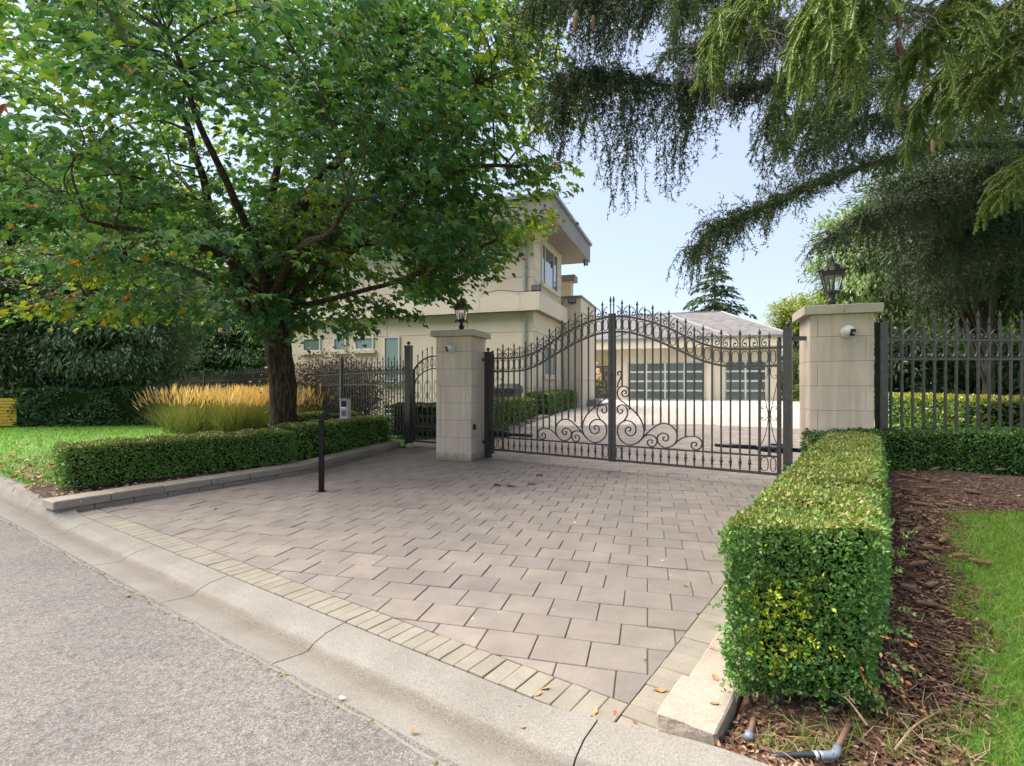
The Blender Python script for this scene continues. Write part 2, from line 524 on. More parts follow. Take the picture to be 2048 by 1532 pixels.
class MB:
    """Collects vertices and faces; build() links them as one mesh object."""
    def __init__(self):
        self.v, self.f = [], []

    def add(self, vs, fs):
        o = len(self.v)
        self.v += [tuple(p) for p in vs]
        self.f += [tuple(i + o for i in f) for f in fs]
        return self

    def box(self, x0, x1, y0, y1, z0, z1):
        return self.add([(x0, y0, z0), (x1, y0, z0), (x1, y1, z0), (x0, y1, z0), (x0, y0, z1), (x1, y0, z1), (x1, y1, z1), (x0, y1, z1)],
                        [(3, 2, 1, 0), (4, 5, 6, 7), (0, 1, 5, 4), (1, 2, 6, 5), (2, 3, 7, 6), (3, 0, 4, 7)])

    def bevel_box(self, x0, x1, y0, y1, z0, z1, c=0.004):
        """box with a chamfer round its top and its upright edges"""
        def ring(i, z):
            return [(x0 + i, y0 + 0, z), (x1 - i, y0 + 0, z), (x1 - 0, y0 + i, z), (x1 - 0, y1 - i, z), (x1 - i, y1 - 0, z), (x0 + i, y1 - 0, z), (x0 + 0, y1 - i, z), (x0 + 0, y0 + i, z)]
        def inset(z):
            return [(x0 + 2 * c, y0 + c, z), (x1 - 2 * c, y0 + c, z), (x1 - c, y0 + 2 * c, z), (x1 - c, y1 - 2 * c, z), (x1 - 2 * c, y1 - c, z), (x0 + 2 * c, y1 - c, z), (x0 + c, y1 - 2 * c, z), (x0 + c, y0 + 2 * c, z)]
        vs = ring(c, z0) + ring(c, z1 - c) + inset(z1)
        fs = [tuple(reversed(range(8))), tuple(range(16, 24))]
        for k in range(2):
            for i in range(8):
                j = (i + 1) % 8
                fs.append((k * 8 + i, k * 8 + j, k * 8 + 8 + j, k * 8 + 8 + i))
        return self.add(vs, fs)

    def prism(self, poly, z0, z1, c=0.0):
        """upright prism on a polygon, with a small chamfer at the top"""
        n = len(poly)
        cx = sum(p[0] for p in poly) / n
        cy = sum(p[1] for p in poly) / n
        rings = [[(p[0], p[1], z0) for p in poly]]
        if c > 0:
            rings.append([(p[0], p[1], z1 - c) for p in poly])
            ins = []
            for p in poly:
                d = math.hypot(p[0] - cx, p[1] - cy) or 1
                k = max(0.0, 1 - c * 1.3 / d)
                ins.append((cx + (p[0] - cx) * k, cy + (p[1] - cy) * k, z1))
            rings.append(ins)
        else:
            rings.append([(p[0], p[1], z1) for p in poly])
        vs = [q for r_ in rings for q in r_]
        fs = [tuple(reversed(range(n))), tuple(range((len(rings) - 1) * n, len(rings) * n))]
        for k in range(len(rings) - 1):
            for i in range(n):
                j = (i + 1) % n
                fs.append((k * n + i, k * n + j, (k + 1) * n + j, (k + 1) * n + i))
        return self.add(vs, fs)

    def tube(self, pts, r, n=6, closed=False, flat=None):
        pts = [Vector(p) for p in pts]
        m = len(pts)
        rs = r if isinstance(r, (list, tuple)) else [r] * m
        up = None
        vs, fs = [], []
        for i, p in enumerate(pts):
            if closed:
                t = pts[(i + 1) % m] - pts[i - 1]
            else:
                t = pts[min(i + 1, m - 1)] - pts[max(i - 1, 0)]
            if t.length < 1e-9: t = Vector((0, 0, 1))
            t.normalize()
            if up is None:
                a = Vector((0, 1, 0)) if abs(t.y) < 0.9 else Vector((1, 0, 0))
                up = (a - t * a.dot(t)).normalized()
            else:
                up = up - t * up.dot(t)
                if up.length < 1e-6: up = t.orthogonal()
                up.normalize()
            sd = t.cross(up)
            for k in range(n):
                a = 2 * math.pi * (k + 0.5) / n
                fx = flat if flat else 1.0
                vs.append(p + (up * math.cos(a) * fx + sd * math.sin(a)) * rs[i])
        for i in range(m if closed else m - 1):
            j = (i + 1) % m
            for k in range(n):
                l = (k + 1) % n
                fs.append((i * n + k, i * n + l, j * n + l, j * n + k))
        if not closed:
            fs.append(tuple(reversed(range(n))))
            fs.append(tuple(range((m - 1) * n, m * n)))
        return self.add(vs, fs)

    def lathe(self, prof, n=10, c=(0, 0, 0), rot=0.0, sx=1.0, sy=1.0):
        vs, fs = [], []
        for r_, z in prof:
            for k in range(n):
                a = 2 * math.pi * k / n + rot
                vs.append((c[0] + r_ * math.cos(a) * sx, c[1] + r_ * math.sin(a) * sy, c[2] + z))
        m = len(prof)
        for i in range(m - 1):
            for k in range(n):
                l = (k + 1) % n
                fs.append((i * n + k, i * n + l, (i + 1) * n + l, (i + 1) * n + k))
        fs.append(tuple(reversed(range(n))))
        fs.append(tuple(range((m - 1) * n, m * n)))
        return self.add(vs, fs)

    def sphere(self, c, r, n=10, m=6, sz=1.0):
        prof = []
        for i in range(m + 1):
            a = -math.pi / 2 + math.pi * i / m
            prof.append((max(1e-4, r * math.cos(a)), r * math.sin(a) * sz))
        return self.lathe(prof, n, c)

    def mesh(self, name, mat, smooth_=False, rnd=None):
        me = bpy.data.meshes.new(name)
        me.from_pydata(self.v, [], self.f)
        me.materials.append(MATS[mat])
        if smooth_:
            me.polygons.foreach_set('use_smooth', [True] * len(me.polygons))
        if rnd is not None:
            a = me.attributes.new('rnd', 'FLOAT', 'FACE')
            a.data.foreach_set('value', rnd)
        me.update()
        return me

    def build(self, name, mat, parent=None, smooth_=False, loc=None, rot=None, rnd=None):
        return obj(name, self.mesh(name, mat, smooth_, rnd), parent, loc, rot)

def curve(pts, per=5, closed=False):
    """Catmull-Rom through the points"""
    P = [Vector(p) for p in pts]
    n = len(P)
    out = []
    rng = range(n) if closed else range(n - 1)
    for i in rng:
        p1, p2 = P[i], P[(i + 1) % n]
        p0 = P[i - 1] if (closed or i > 0) else p1 * 2 - p2
        p3 = P[(i + 2) % n] if (closed or i + 2 < n) else p2 * 2 - p1
        for k in range(per):
            t = k / per
            out.append(0.5 * ((2 * p1) + (p2 - p0) * t + (2 * p0 - 5 * p1 + 4 * p2 - p3) * t * t + (3 * p1 - p0 - 3 * p2 + p3) * t ** 3))
    if not closed:
        out.append(P[-1])
    return out

def clip_poly(poly, a, b, c):
    """keep the side a*x+b*y >= c"""
    out = []
    for i, p in enumerate(poly):
        q = poly[(i + 1) % len(poly)]
        dp, dq = a * p[0] + b * p[1] - c, a * q[0] + b * q[1] - c
        if dp >= 0: out.append(p)
        if (dp >= 0) != (dq >= 0):
            t = dp / (dp - dq)
            out.append((p[0] + (q[0] - p[0]) * t, p[1] + (q[1] - p[1]) * t))
    return out

def poly_area(p):
    return 0.5 * abs(sum(p[i][0] * p[(i + 1) % len(p)][1] - p[(i + 1) % len(p)][0] * p[i][1] for i in range(len(p))))

# ---- clouds of small faces (leaves, needles, blades), all in numpy
def nrm(a):
    return a / np.maximum(1e-9, np.linalg.norm(a, axis=-1, keepdims=True))

def rand_dirs(n):
    return nrm(RNG.normal(size=(n, 3)))

def cloud_mesh(name, pos, axis, normal, size, tv, tf, col, mat, width=1.0, thick=False):
    """one template (tv: k x 3 in side, axis, normal; tf: faces) placed at every point"""
    pos = np.asarray(pos, float)
    n = len(pos)
    axis = nrm(np.asarray(axis, float))
    side = nrm(np.cross(axis, normal))
    nor = np.cross(side, axis)
    size = np.broadcast_to(np.asarray(size, float), (n,))
    width = np.broadcast_to(np.asarray(width, float), (n,))
    tv = np.asarray(tv, float)
    k = len(tv)
    V = pos[:, None, :] + size[:, None, None] * (tv[None, :, 0:1] * width[:, None, None] * side[:, None, :] + tv[None, :, 1:2] * axis[:, None, :] + tv[None, :, 2:3] * (width[:, None, None] if thick else 1.0) * nor[:, None, :])
    V = V.reshape(-1, 3).astype(np.float32)
    loops_t = np.concatenate([np.array(f) for f in tf])
    cnt = np.array([len(f) for f in tf])
    L = (loops_t[None, :] + (np.arange(n) * k)[:, None]).reshape(-1).astype(np.int32)
    tot = np.tile(cnt, n).astype(np.int32)
    start = np.concatenate([[0], np.cumsum(tot)[:-1]]).astype(np.int32)
    me = bpy.data.meshes.new(name)
    me.vertices.add(len(V)); me.vertices.foreach_set('co', V.ravel())
    me.loops.add(len(L)); me.loops.foreach_set('vertex_index', L)
    me.polygons.add(len(tot)); me.polygons.foreach_set('loop_start', start); me.polygons.foreach_set('loop_total', tot)
    me.update(calc_edges=True)
    c = np.ones((n, 4), np.float32)
    c[:, :3] = np.clip(col, 0, 1)
    c = np.repeat(c, len(tf), axis=0)
    a = me.attributes.new('col', 'FLOAT_COLOR', 'FACE')
    a.data.foreach_set('color', c.ravel())
    me.materials.append(MATS[mat])
    return me

T_MAPLE = ([(0, 0, 0), (.50, .06, -.06), (.33, .27, .10), (.64, .60, -.05), (.22, .56, .09), (0, 1.0, -.20), (-.22, .56, .09), (-.64, .60, -.12), (-.33, .27, .10), (-.50, .06, -.10)],
           [(0, 1, 2, 3, 4, 5), (0, 5, 6, 7, 8, 9)])
T_FROND = ([(0, 0, 0), (.15, .38, .04), (0, 1, -.10), (-.15, .38, .04)], [(0, 1, 2), (0, 2, 3)])
T_BOX = ([(0, 0, 0), (.26, .45, .05), (0, 1, -.02), (-.26, .45, .05)], [(0, 1, 2), (0, 2, 3)])
T_BOX1 = ([(0, 0, 0), (.30, .5, 0), (0, 1, 0), (-.30, .5, 0)], [(0, 1, 2, 3)])
T_NEEDLE = ([(-.5, 0, 0), (.5, 0, 0), (0, 1, 0)], [(0, 1, 2)])
T_NEEDLE3 = ([(-.10, 0, 0), (.10, .12, 0), (0, 1, -.08)], [(0, 1, 2)])
T_ROD = ([(.5, 0, .5), (-.5, 0, .5), (-.5, 0, -.5), (.5, 0, -.5), (.45, 1.1, .45), (-.45, 1.1, .45), (-.45, 1.1, -.45), (.45, 1.1, -.45)], [(0, 1, 5, 4), (1, 2, 6, 5), (2, 3, 7, 6), (3, 0, 4, 7)])
T_BLADE = ([(-.5, 0, 0), (.5, 0, 0), (.32, .55, .10), (-.32, .55, .10), (0, 1, .34)], [(0, 1, 2, 3), (3, 2, 4)])
T_SPRAY = ([(0, 0, 0), (.16, .18, .03), (.34, .30, -.05), (.17, .42, .03), (.30, .62, -.08), (.10, .68, 0), (0, 1, -.12),
            (-.10, .68, 0), (-.30, .62, -.08), (-.17, .42, .03), (-.34, .30, -.05), (-.16, .18, .03)],
           [(0, 1, 2, 3), (0, 3, 4, 5), (0, 5, 6, 7), (0, 7, 8, 9), (0, 9, 10, 11)])

def mixcol(cols, n, w=None):
    cols = np.array(cols, float)
    i = RNG.choice(len(cols), size=n, p=None if w is None else np.array(w) / np.sum(w))
    j = RNG.choice(len(cols), size=n, p=None if w is None else np.array(w) / np.sum(w))
    t = RNG.random((n, 1)) * 0.5
    c = cols[i] * (1 - t) + cols[j] * t
    return c * (0.82 + 0.36 * RNG.random((n, 1)))

def noise3(P, s, seed=0.0):
    """cheap smooth noise, -1..1"""
    P = np.asarray(P) * s + seed
    x, y, z = P[..., 0], P[..., 1], P[..., 2]
    return (np.sin(x * 1.7 + 1.3 * np.sin(y * 1.1 + z * .7)) + np.sin(y * 1.9 + 1.7 * np.sin(z * 1.3 + x * .6)) + np.sin(z * 2.1 + 1.5 * np.sin(x * 1.2 + y * .9))) / 3.0

# ================================================================== THE SETTING
def sheet(name, polys, mat, kind='structure', label=None):
    mb = MB()
    for poly in polys:
        mb.add(poly, [tuple(range(len(poly)))])
    o = mb.build(name, mat)
    tag(o, label, None, None, kind)
    return o

def grid_sheet(name, fn, a0, a1, na, b0, b1, nb, mat):
    vs, fs = [], []
    for i in range(na + 1):
        for j in range(nb + 1):
            vs.append(fn(lerp(a0, a1, i / na), lerp(b0, b1, j / nb)))
    for i in range(na):
        for j in range(nb):
            k = i * (nb + 1) + j
            fs.append((k, k + nb + 1, k + nb + 2, k + 1))
    o = MB().add(vs, fs).build(name, mat, smooth_=True)
    tag(o, kind='structure')
    return o

sheet('ground', [[(-700, -700, -.25), (700, -700, -.25), (700, 700, -.25), (-700, 700, -.25)]], 'lawn')
sheet('road', [[(*nd(-9, -90), -.055), (*nd(1.64, -90), -.055), (*nd(1.64, 90), -.055), (*nd(-9, 90), -.055)]], 'asphalt')

# -- kerb and gutter, cast in sections
P_LOW = [(1.60, -.053), (1.82, -.078), (1.865, -.078), (1.905, -.048), (1.99, -.020), (2.125, -.006), (2.125, -.2), (1.60, -.2)]
P_HIGH = [(1.60, -.053), (1.82, -.074), (1.87, -.068), (1.94, .045), (1.985, .095), (2.125, .105), (2.125, -.2), (1.60, -.2)]
curb = empty('curb')
tag(curb, kind='structure')
def curb_section(s0, s1):
    mb = MB()
    st = 12
    vs, fs = [], []
    for i in range(st + 1):
        s = lerp(s0 + .004, s1 - .004, i / st)
        k = max(smooth((s - 7.55) / .55), smooth((1.35 - s) / .95))
        for (a, b_) in zip(P_LOW, P_HIGH):
            n_, z_ = lerp(a[0], b_[0], k), lerp(a[1], b_[1], k)
            if n_ < 1.61: n_ += .012 * math.sin(s * 7.3) + .008 * math.sin(s * 17.1 + 1)
            x, y = nd(n_, s)
            vs.append((x, y, z_))
    m_ = len(P_LOW)
    for i in range(st):
        for j in range(m_):
            l = (j + 1) % m_
            fs.append((i * m_ + j, (i + 1) * m_ + j, (i + 1) * m_ + l, i * m_ + l))
    fs.append(tuple(range(m_)))
    fs.append(tuple(reversed(range(st * m_, st * m_ + m_))))
    mb.add(vs, fs)
    return mb.build('curb_section', 'curb_concrete', curb)
js = [-9, -6.2, -4.3, -2.4, -.6, 1.02, 2.79, 4.24, 5.6, 7.15, 8.7, 10.5, 12.4, 14.4, 17, 21, 27, 36]
for a, b_ in zip(js[:-1], js[1:]):
    curb_section(a, b_)
# moss in the seam between asphalt and gutter
mo = MB()
for i in range(420):
    s = random.uniform(-1.5, 9)
    if mnoise.noise(Vector((s * 1.6, 3.1, 0))) < -.08: continue
    n_ = 1.597 + .012 * math.sin(s * 7.3) + .008 * math.sin(s * 17.1 + 1) + random.gauss(0, .007)
    x, y = nd(n_, s)
    r_ = random.uniform(.004, .013)
    mo.lathe([(r_, 0), (r_ * .8, r_ * .35), (r_ * .2, r_ * .6)], 5, (x, y, -.056), random.random() * 6)
simple('moss', (0.12, 0.115, 0.025), rough=0.95, var=0.5, scale=40.0)
tag(mo.build('moss', 'moss'), 'olive moss in the seam between road and gutter', None, None, 'stuff')

# -- driveway outside the gate
drv = sheet('driveway', [[(*nd(2.12, -1.6), -.014), (*nd(GQ + .05, -1.6), -.014), (*nd(GQ + .05, 9), -.014), (*nd(2.12, 8.2), -.014)]], 'joint_sand')
PA = R(14.5)
AX = np.array([math.cos(PA), -math.sin(PA)])
BX = np.array([math.sin(PA), math.cos(PA)])
PW, PD, GAP = .318, .282, .0072
A_W = np.array([-5.28, 6.10]); B_W = np.array([-3.50, 9.10]); C_W = np.array([-2.72, 12.7])
def left_of_planter(p):
    for a, b_ in ((A_W, B_W), (B_W, C_W)):
        if a[1] <= p[1] <= b_[1]:
            x = a[0] + (b_[0] - a[0]) * (p[1] - a[1]) / (b_[1] - a[1])
            return x - p[0]
    return 1 if p[1] > C_W[1] and p[0] < -2.6 else (-1 if p[1] > C_W[1] else (-5.4 - p[0]))
pavers = []
for j in range(-4, 52):
    for i in range(-34, 40):
        o = AX * (i + (j % 2) * .5) * PW + BX * j * PD
        c = o + AX * PW / 2 + BX * PD / 2
        q = float(NV @ c)
        if q < 2.0 or q > GQ + 5.5 or right_of_border(*c) > .35: continue
        if left_of_planter(c) > .22: continue
        if q > GQ and float(DV @ c) > 10.0: continue
        g = GAP / 2
        poly = [tuple(o + AX * g + BX * g), tuple(o + AX * (PW - g) + BX * g), tuple(o + AX * (PW - g) + BX * (PD - g)), tuple(o + AX * g + BX * (PD - g))]
        cut = False
        for (a, b_, c_) in ((NV[0], NV[1], 2.352), (DV[0], DV[1], float(DV @ EDGE_C))):
            k = clip_poly(poly, a, b_, c_)
            if len(k) != 4 or poly_area(k) < .9 * poly_area(poly): cut = True
            poly = k
            if len(poly) < 3: break
        if len(poly) < 3 or poly_area(poly) < .0012: continue
        z = gz(*c)
        xi = CX + FPX * c[0] / c[1]
        vis = -60 < xi < 2100
        pavers.append((math.hypot(*c) if vis else 1e3 + math.hypot(*c), poly, tuple(c), z, cut, q))
pavers.sort(key=lambda t: t[0])
whole = MB().bevel_box(-PW / 2 + GAP / 2, PW / 2 - GAP / 2, -PD / 2 + GAP / 2, PD / 2 - GAP / 2, -.05, 0, .0035).mesh('paver', 'paver')
rest = MB(); rest_r = []
made = 0
for dist, poly, c, z, cut, q in pavers:
    dz = random.uniform(-.0025, .0025)
    if made < 300 and q < GQ:
        made += 1
        rot = (random.gauss(0, .004), random.gauss(0, .004), -PA + random.gauss(0, .004))
        if not cut:
            obj('paver', whole, drv, (c[0], c[1], z + dz), rot)
        else:
            MB().prism([(p[0] - c[0], p[1] - c[1]) for p in poly], -.05, 0, .0035).build('paver', 'paver', drv, loc=(c[0], c[1], z + dz))
    else:
        n0 = len(rest.f)
        v0 = len(rest.v)
        rest.prism(poly, -.02, dz + .002, .004)
        for vi in range(v0, len(rest.v)):
            a = rest.v[vi]
            rest.v[vi] = (a[0], a[1], a[2] + gz(a[0], a[1]))
        rest_r += [random.random()] * (len(rest.f) - n0)
tag(rest.build('far_pavers', 'paver', drv, rnd=rest_r), kind='stuff')
# light-coloured brick border along the kerb and along the right edge
bk_n0, bk_n1 = 2.132, 2.345
s = float(DV @ EDGE_C)
brick_m = MB().bevel_box(-.105, .105, -.0485, .0485, -.06, 0, .0035).mesh('border_brick', 'border_brick')
k = 0
while s + k * .101 < 8.0:
    x, y = nd((bk_n0 + bk_n1) / 2, s + .0505 + k * .101)
    obj('border_brick', brick_m, drv, (x, y, random.uniform(-.002, .003)), (random.gauss(0, .006), random.gauss(0, .006), R(55) + random.gauss(0, .008)))
    k += 1
for k in range(-2, 48):
    p = EDGE_C + NV * (.0505 + k * .101) + (-DV) * .094
    obj('border_brick', brick_m, drv, (p[0], p[1], random.uniform(-.001, .004)), (random.gauss(0, .006), random.gauss(0, .006), R(-35) + random.gauss(0, .008)), (.86, 1, 1))

# flat stones edging the right hedge; the first one stands proud
def edging(t0, t1, w0, w1, z0, z1, name='edging_stone', rough=.004, parent=None):
    mb = MB()
    bm = bmesh.new()
    bmesh.ops.create_cube(bm, size=1.0)
    for v_ in bm.verts:
        v_.co = Vector((lerp(t0, t1, v_.co.x + .5), lerp(w0, w1, v_.co.y + .5), lerp(z0, z1, v_.co.z + .5)))
    bmesh.ops.bevel(bm, geom=list(bm.edges), offset=.008, segments=1, affect='EDGES')
    bmesh.ops.subdivide_edges(bm, edges=[e for e in bm.edges if e.calc_length() > .06], cuts=5, use_grid_fill=True)
    for v_ in bm.verts:
        f_ = rough * (2.2 if v_.co.x < t0 + .02 and v_.co.z < z1 - .01 else 1)
        d = mnoise.noise_vector(v_.co * 22 + Vector((t0, 0, 0)))
        v_.co += d * f_
        p = EDGE_C + NV * v_.co.x - DV * v_.co.y
        v_.co = Vector((p[0], p[1], v_.co.z))
    me = bpy.data.meshes.new(name)
    bm.to_mesh(me); bm.free()
    me.materials.append(MATS['edging_stone'])
    return obj(name, me, parent)
tag(edging(-.15, .207, .182, .43, -.02, .105), 'big pale rectangular stone block standing proud at the kerb end of the right hedge', 'stone')
row = empty('stone_edging', (EDGE_C[0], EDGE_C[1], 0), 0, 'low flat row of pale edging stones between brick border and right hedge', 'edging')
for k, (a, b_) in enumerate([(.215, .66), (.668, 1.12), (1.128, 1.6), (1.608, 2.1), (2.108, 2.6), (2.608, 3.1), (3.108, 3.7), (3.708, 4.3)]):
    e = edging(a, b_, .184, .425, -.03, .048 + .004 * (k % 2))
    e.parent = row
    e.matrix_parent_inverse = Matrix.Translation((-EDGE_C[0], -EDGE_C[1], 0))

# -- right bed: mulch under the spruce, then lawn, rising to the back
bnd = [(-.6, 1.02), (-.25, 1.05)]
for (x, y) in [(1925, 1376), (1941, 1264), (1900, 1148), (1904, 1032)]:
    p = atg(x, y, bank)
    r_ = np.array([p.x, p.y]) - EDGE_C
    bnd.append((float(NV @ r_), float(-DV @ r_)))
bnd.sort()
bnd += [(bnd[-1][0] + .7, bnd[-1][1] + .8), (bnd[-1][0] + .9, bnd[-1][1] + 7)]
def bed_edge(t):
    for (t0, w0), (t1, w1) in zip(bnd[:-1], bnd[1:]):
        if t0 <= t <= t1:
            return lerp(w0, w1, (t - t0) / (t1 - t0)) + .05 * math.sin(t * 9) + .03 * math.sin(t * 23)
    return 1.05 if t < bnd[0][0] else 9.0
def tw(t, w):
    p = EDGE_C + NV * t - DV * w
    z = bank(p[0], p[1]) + .022 * mnoise.noise(Vector((p[0] * 2.2, p[1] * 2.2, 0))) + .012 * mnoise.noise(Vector((p[0] * 7, p[1] * 7, 2)))
    if w < .46: z -= .03
    if t < 0: z = lerp(z, .055, smooth(-t / .2))
    return Vector((p[0], p[1], z))
grid_sheet('mulch_bed', lambda t, k: tw(t, lerp(.432, bed_edge(t), k)), -.22, 6.5, 90, 0, 1, 26, 'mulch')
grid_sheet('lawn_right', lambda t, k: tw(t, lerp(bed_edge(t) - .002, 12, k * k)), -.22, 6.5, 90, 0, 1, 30, 'lawn')

# -- left lawn and planting bed
LZ = .125
def lawn_z(x, y):
    return LZ + .02 * mnoise.noise(Vector((x * .5, y * .5, 0))) - .03 * smooth((-x - 6) / 10)
lawn_poly = [A_W + np.array([-.12, .1]), B_W + np.array([-.15, 0]), C_W + np.array([-.15, 0]), np.array([-2.6, 13.1]), np.array([-4.74, 14.8]), np.array([-10.2, 20.4]), np.array([-15.9, 25.4]), np.array([-60, 60.]), np.array([-90, 66.]), np.array(nd(2.13, 60)), np.array(nd(2.13, 8.2))]
sheet('lawn_left', [[(p[0], p[1], LZ - .02) for p in lawn_poly]], 'lawn')
sheet('planting_bed', [[(-5.36, 6.18, LZ - .012), (-3.62, 9.12, LZ - .012), (-2.84, 12.7, LZ - .012), (-4.7, 13.7, LZ - .012), (-4.9, 9.6, LZ - .012), (-6.75, 7.25, LZ - .012)]], 'mulch')
# -- ground inside the fence, rising gently to the house
grid_sheet('garden_ground', lambda n_, s_: Vector((*nd(n_, s_), gz(*nd(n_, s_)) - .035)), GQ - .02, GQ + 60, 40, -50, 40, 30, 'lawn')
# the driveway beyond the built courses
inn_l = [np.array([-.62, 11.0])] + [np.array(atg(x, y)[:2]) for x, y in [(1011, 864), (1097, 834), (1115, 825), (1163, 813.5), (1186, 811), (1189, 803), (1194, 801)]]
inn_r = [np.array([4.4, 8.0]), np.array(atg(1700, 830)[:2]), np.array(atg(1640, 806)[:2]), np.array(atg(1560, 801)[:2])]
def inner_drive():
    L_, R_ = [], []
    def res(path):
        d = [0]
        for a, b_ in zip(path[:-1], path[1:]): d.append(d[-1] + float(np.linalg.norm(b_ - a)))
        out = []
        for k in range(41):
            t = d[-1] * k / 40
            i = max(i_ for i_ in range(len(d)) if d[i_] <= t + 1e-9)
            i = min(i, len(d) - 2)
            out.append(lerp(path[i], path[i + 1], (t - d[i]) / max(1e-6, d[i + 1] - d[i])))
        return out
    l, r_ = res(inn_l), res(inn_r)
    return lambda a, k: (lambda p: Vector((p[0], p[1], gz(p[0], p[1]) - .006)))(lerp(l[int(round(a))], r_[int(round(a))], k))
grid_sheet('inner_driveway', inner_drive(), 0, 40, 40, 0, 1, 16, 'driveway_far')

# -- low wall of the left planter: two courses
pw = empty('planter_wall', (A_W[0], A_W[1], 0), 0, 'low grey stone retaining wall in front of the left box hedge', 'wall')
def wall_course(path, lens, z0, z1, depth, out, name, seed):
    rnd_ = random.Random(seed)
    for a, b_ in zip(path[:-1], path[1:]):
        L_ = float(np.linalg.norm(b_ - a)); d = (b_ - a) / L_
        nn = np.array([d[1], -d[0]])
        t = 0
        while t < L_ - .02:
            l = min(rnd_.choice(lens) * rnd_.uniform(.93, 1.07), L_ - t)
            if L_ - t - l < .12: l = L_ - t
            mb = MB().bevel_box(.003, l - .003, -out + rnd_.uniform(-.004, .004), depth, z0, z1 + rnd_.uniform(-.006, .004), .011)
            p = a + d * t
            e = mb.build(name, 'planter_stone', pw, loc=(p[0] - A_W[0], p[1] - A_W[1], 0), rot=(0, 0, math.atan2(d[1], d[0])))
            t += l
wall_course([A_W, B_W, C_W], [.36, .42, .5], -.03, .068, .22, .0, 'wall_block', 3)
wall_course([A_W + np.array([-.03, -.04]), B_W, C_W], [.62, .56, .6], .070, .165, .30, .03, 'coping_stone', 5)

# ================================================================== GATE PILLARS
def pillar(corner, sx, label):
    c = np.array(corner) + UV * .387 * sx + VV * .387
    p = empty('gate_pillar', (c[0], c[1], 0), -TH, label, 'pillar', 'gate pillars')
    h = .387
    MB().box(-h + .007, h - .007, -h + .007, h - .007, -.05, 2.5).build('mortar_core', 'planter_stone', p)
    zs = [-.04] + [.124 + .3445 * k for k in range(7)] + [2.497]
    for k in range(len(zs) - 1):
        x1 = h - .09 * 2 if k % 2 == 0 else -h + .09
        x1 = (h - .095) if k % 2 == 0 else (-h + .095)
        if sx < 0: x1 = -x1 if k % 3 else x1
        for (a, b_) in ((-h, x1), (x1, h)):
            MB().bevel_box(a + .002, b_ - .002, -h, h, zs[k] + .0032, zs[k + 1] - .0032, .003).build('stone_block', 'pillar_stone', p)
    o = h + .088
    for (a, b_) in ((-o, .02), (.02, o)):
        MB().bevel_box(a + .001, b_ - .001, -o, o, 2.5, 2.622, .006).build('cap_slab', 'cap_stone', p)
    return p, c
pil_l, PLC = pillar((-.81, 10.43), -1, 'stone gate pillar on the left, beside the small side gate')
pil_r, PRC = pillar((4.20, 7.40), 1, 'nearer stone gate pillar on the right, rising behind the long box hedge')

# -- lanterns on the pillars
def lantern(c, label, k=1.0):
    L = empty('lantern', (c[0], c[1], 2.622), .2, label, 'lantern', 'pillar lanterns')
    MB().lathe([(.055 * k, 0), (.055 * k, .07 * k), (.062 * k, .075 * k), (.045 * k, .10 * k), (.072 * k, .112 * k), (.072 * k, .128 * k), (.042 * k, .15 * k), (.034 * k, .20 * k), (.062 * k, .228 * k), (.07 * k, .245 * k)], 12).build('stem', 'iron_dark', L, True)
    MB().lathe([(.07 * k, .236 * k), (.104 * k, .25 * k), (.112 * k, .275 * k), (.098 * k, .285 * k)], 6).build('cage_base', 'iron_dark', L)
    for i in range(6):
        a = math.pi / 3 * i
        b0 = (.098 * k * math.cos(a), .098 * k * math.sin(a), .28 * k)
        b1 = (.160 * k * math.cos(a), .160 * k * math.sin(a), .52 * k)
        MB().tube([b0, b1], .0085 * k, 4).build('cage_bar', 'iron_dark', L)
        a2 = a + math.pi / 3
        q = [(.094 * k * math.cos(a), .094 * k * math.sin(a), .284 * k), (.094 * k * math.cos(a2), .094 * k * math.sin(a2), .284 * k), (.155 * k * math.cos(a2), .155 * k * math.sin(a2), .515 * k), (.155 * k * math.cos(a), .155 * k * math.sin(a), .515 * k)]
        MB().add(q, [(0, 1, 2, 3)]).build('glass_pane', 'lantern_glass', L)
        am = a + math.pi / 6
        MB().tube(curve([(.11 * k * math.cos(am), .11 * k * math.sin(am), .245 * k), (.135 * k * math.cos(am), .135 * k * math.sin(am), .225 * k), (.155 * k * math.cos(am), .155 * k * math.sin(am), .238 * k), (.15 * k * math.cos(am), .15 * k * math.sin(am), .262 * k)], 3), .009 * k, 5).build('base_scroll', 'iron_dark', L)
    MB().lathe([(.155 * k, .515 * k), (.182 * k, .53 * k), (.186 * k, .565 * k), (.20 * k, .585 * k), (.17 * k, .605 * k), (.155 * k, .61 * k), (.115 * k, .65 * k), (.108 * k, .685 * k), (.075 * k, .71 * k), (.035 * k, .725 * k), (.03 * k, .75 * k)], 6).build('roof', 'iron_dark', L)
    for i in range(12):
        a = math.pi / 6 * i
        MB().sphere((.178 * k * math.cos(a), .178 * k * math.sin(a), .61 * k), .02 * k, 6, 4, 1.3).build('roof_crest', 'iron_dark', L)
    MB().lathe([(.02 * k, .74 * k), (.034 * k, .765 * k), (.02 * k, .79 * k), (.012 * k, .82 * k), (.002 * k, .86 * k)], 8).build('roof_finial', 'iron_dark', L, True)
    for i in range(3):
        a = 2.1 * i + .5
        MB().lathe([(.012 * k, .285 * k), (.012 * k, .37 * k), (.010 * k, .375 * k), (.011 * k, .41 * k), (.002 * k, .45 * k)], 8, (.035 * k * math.cos(a), .035 * k * math.sin(a), 0)).build('candle_bulb', 'white_plastic', L, True)
    return L
lantern(PLC, 'black lantern on top of the left gate pillar, against the maple leaves', .92)
lantern(PRC + UV * -.03, 'black lantern on top of the right gate pillar, against the sky', .92)

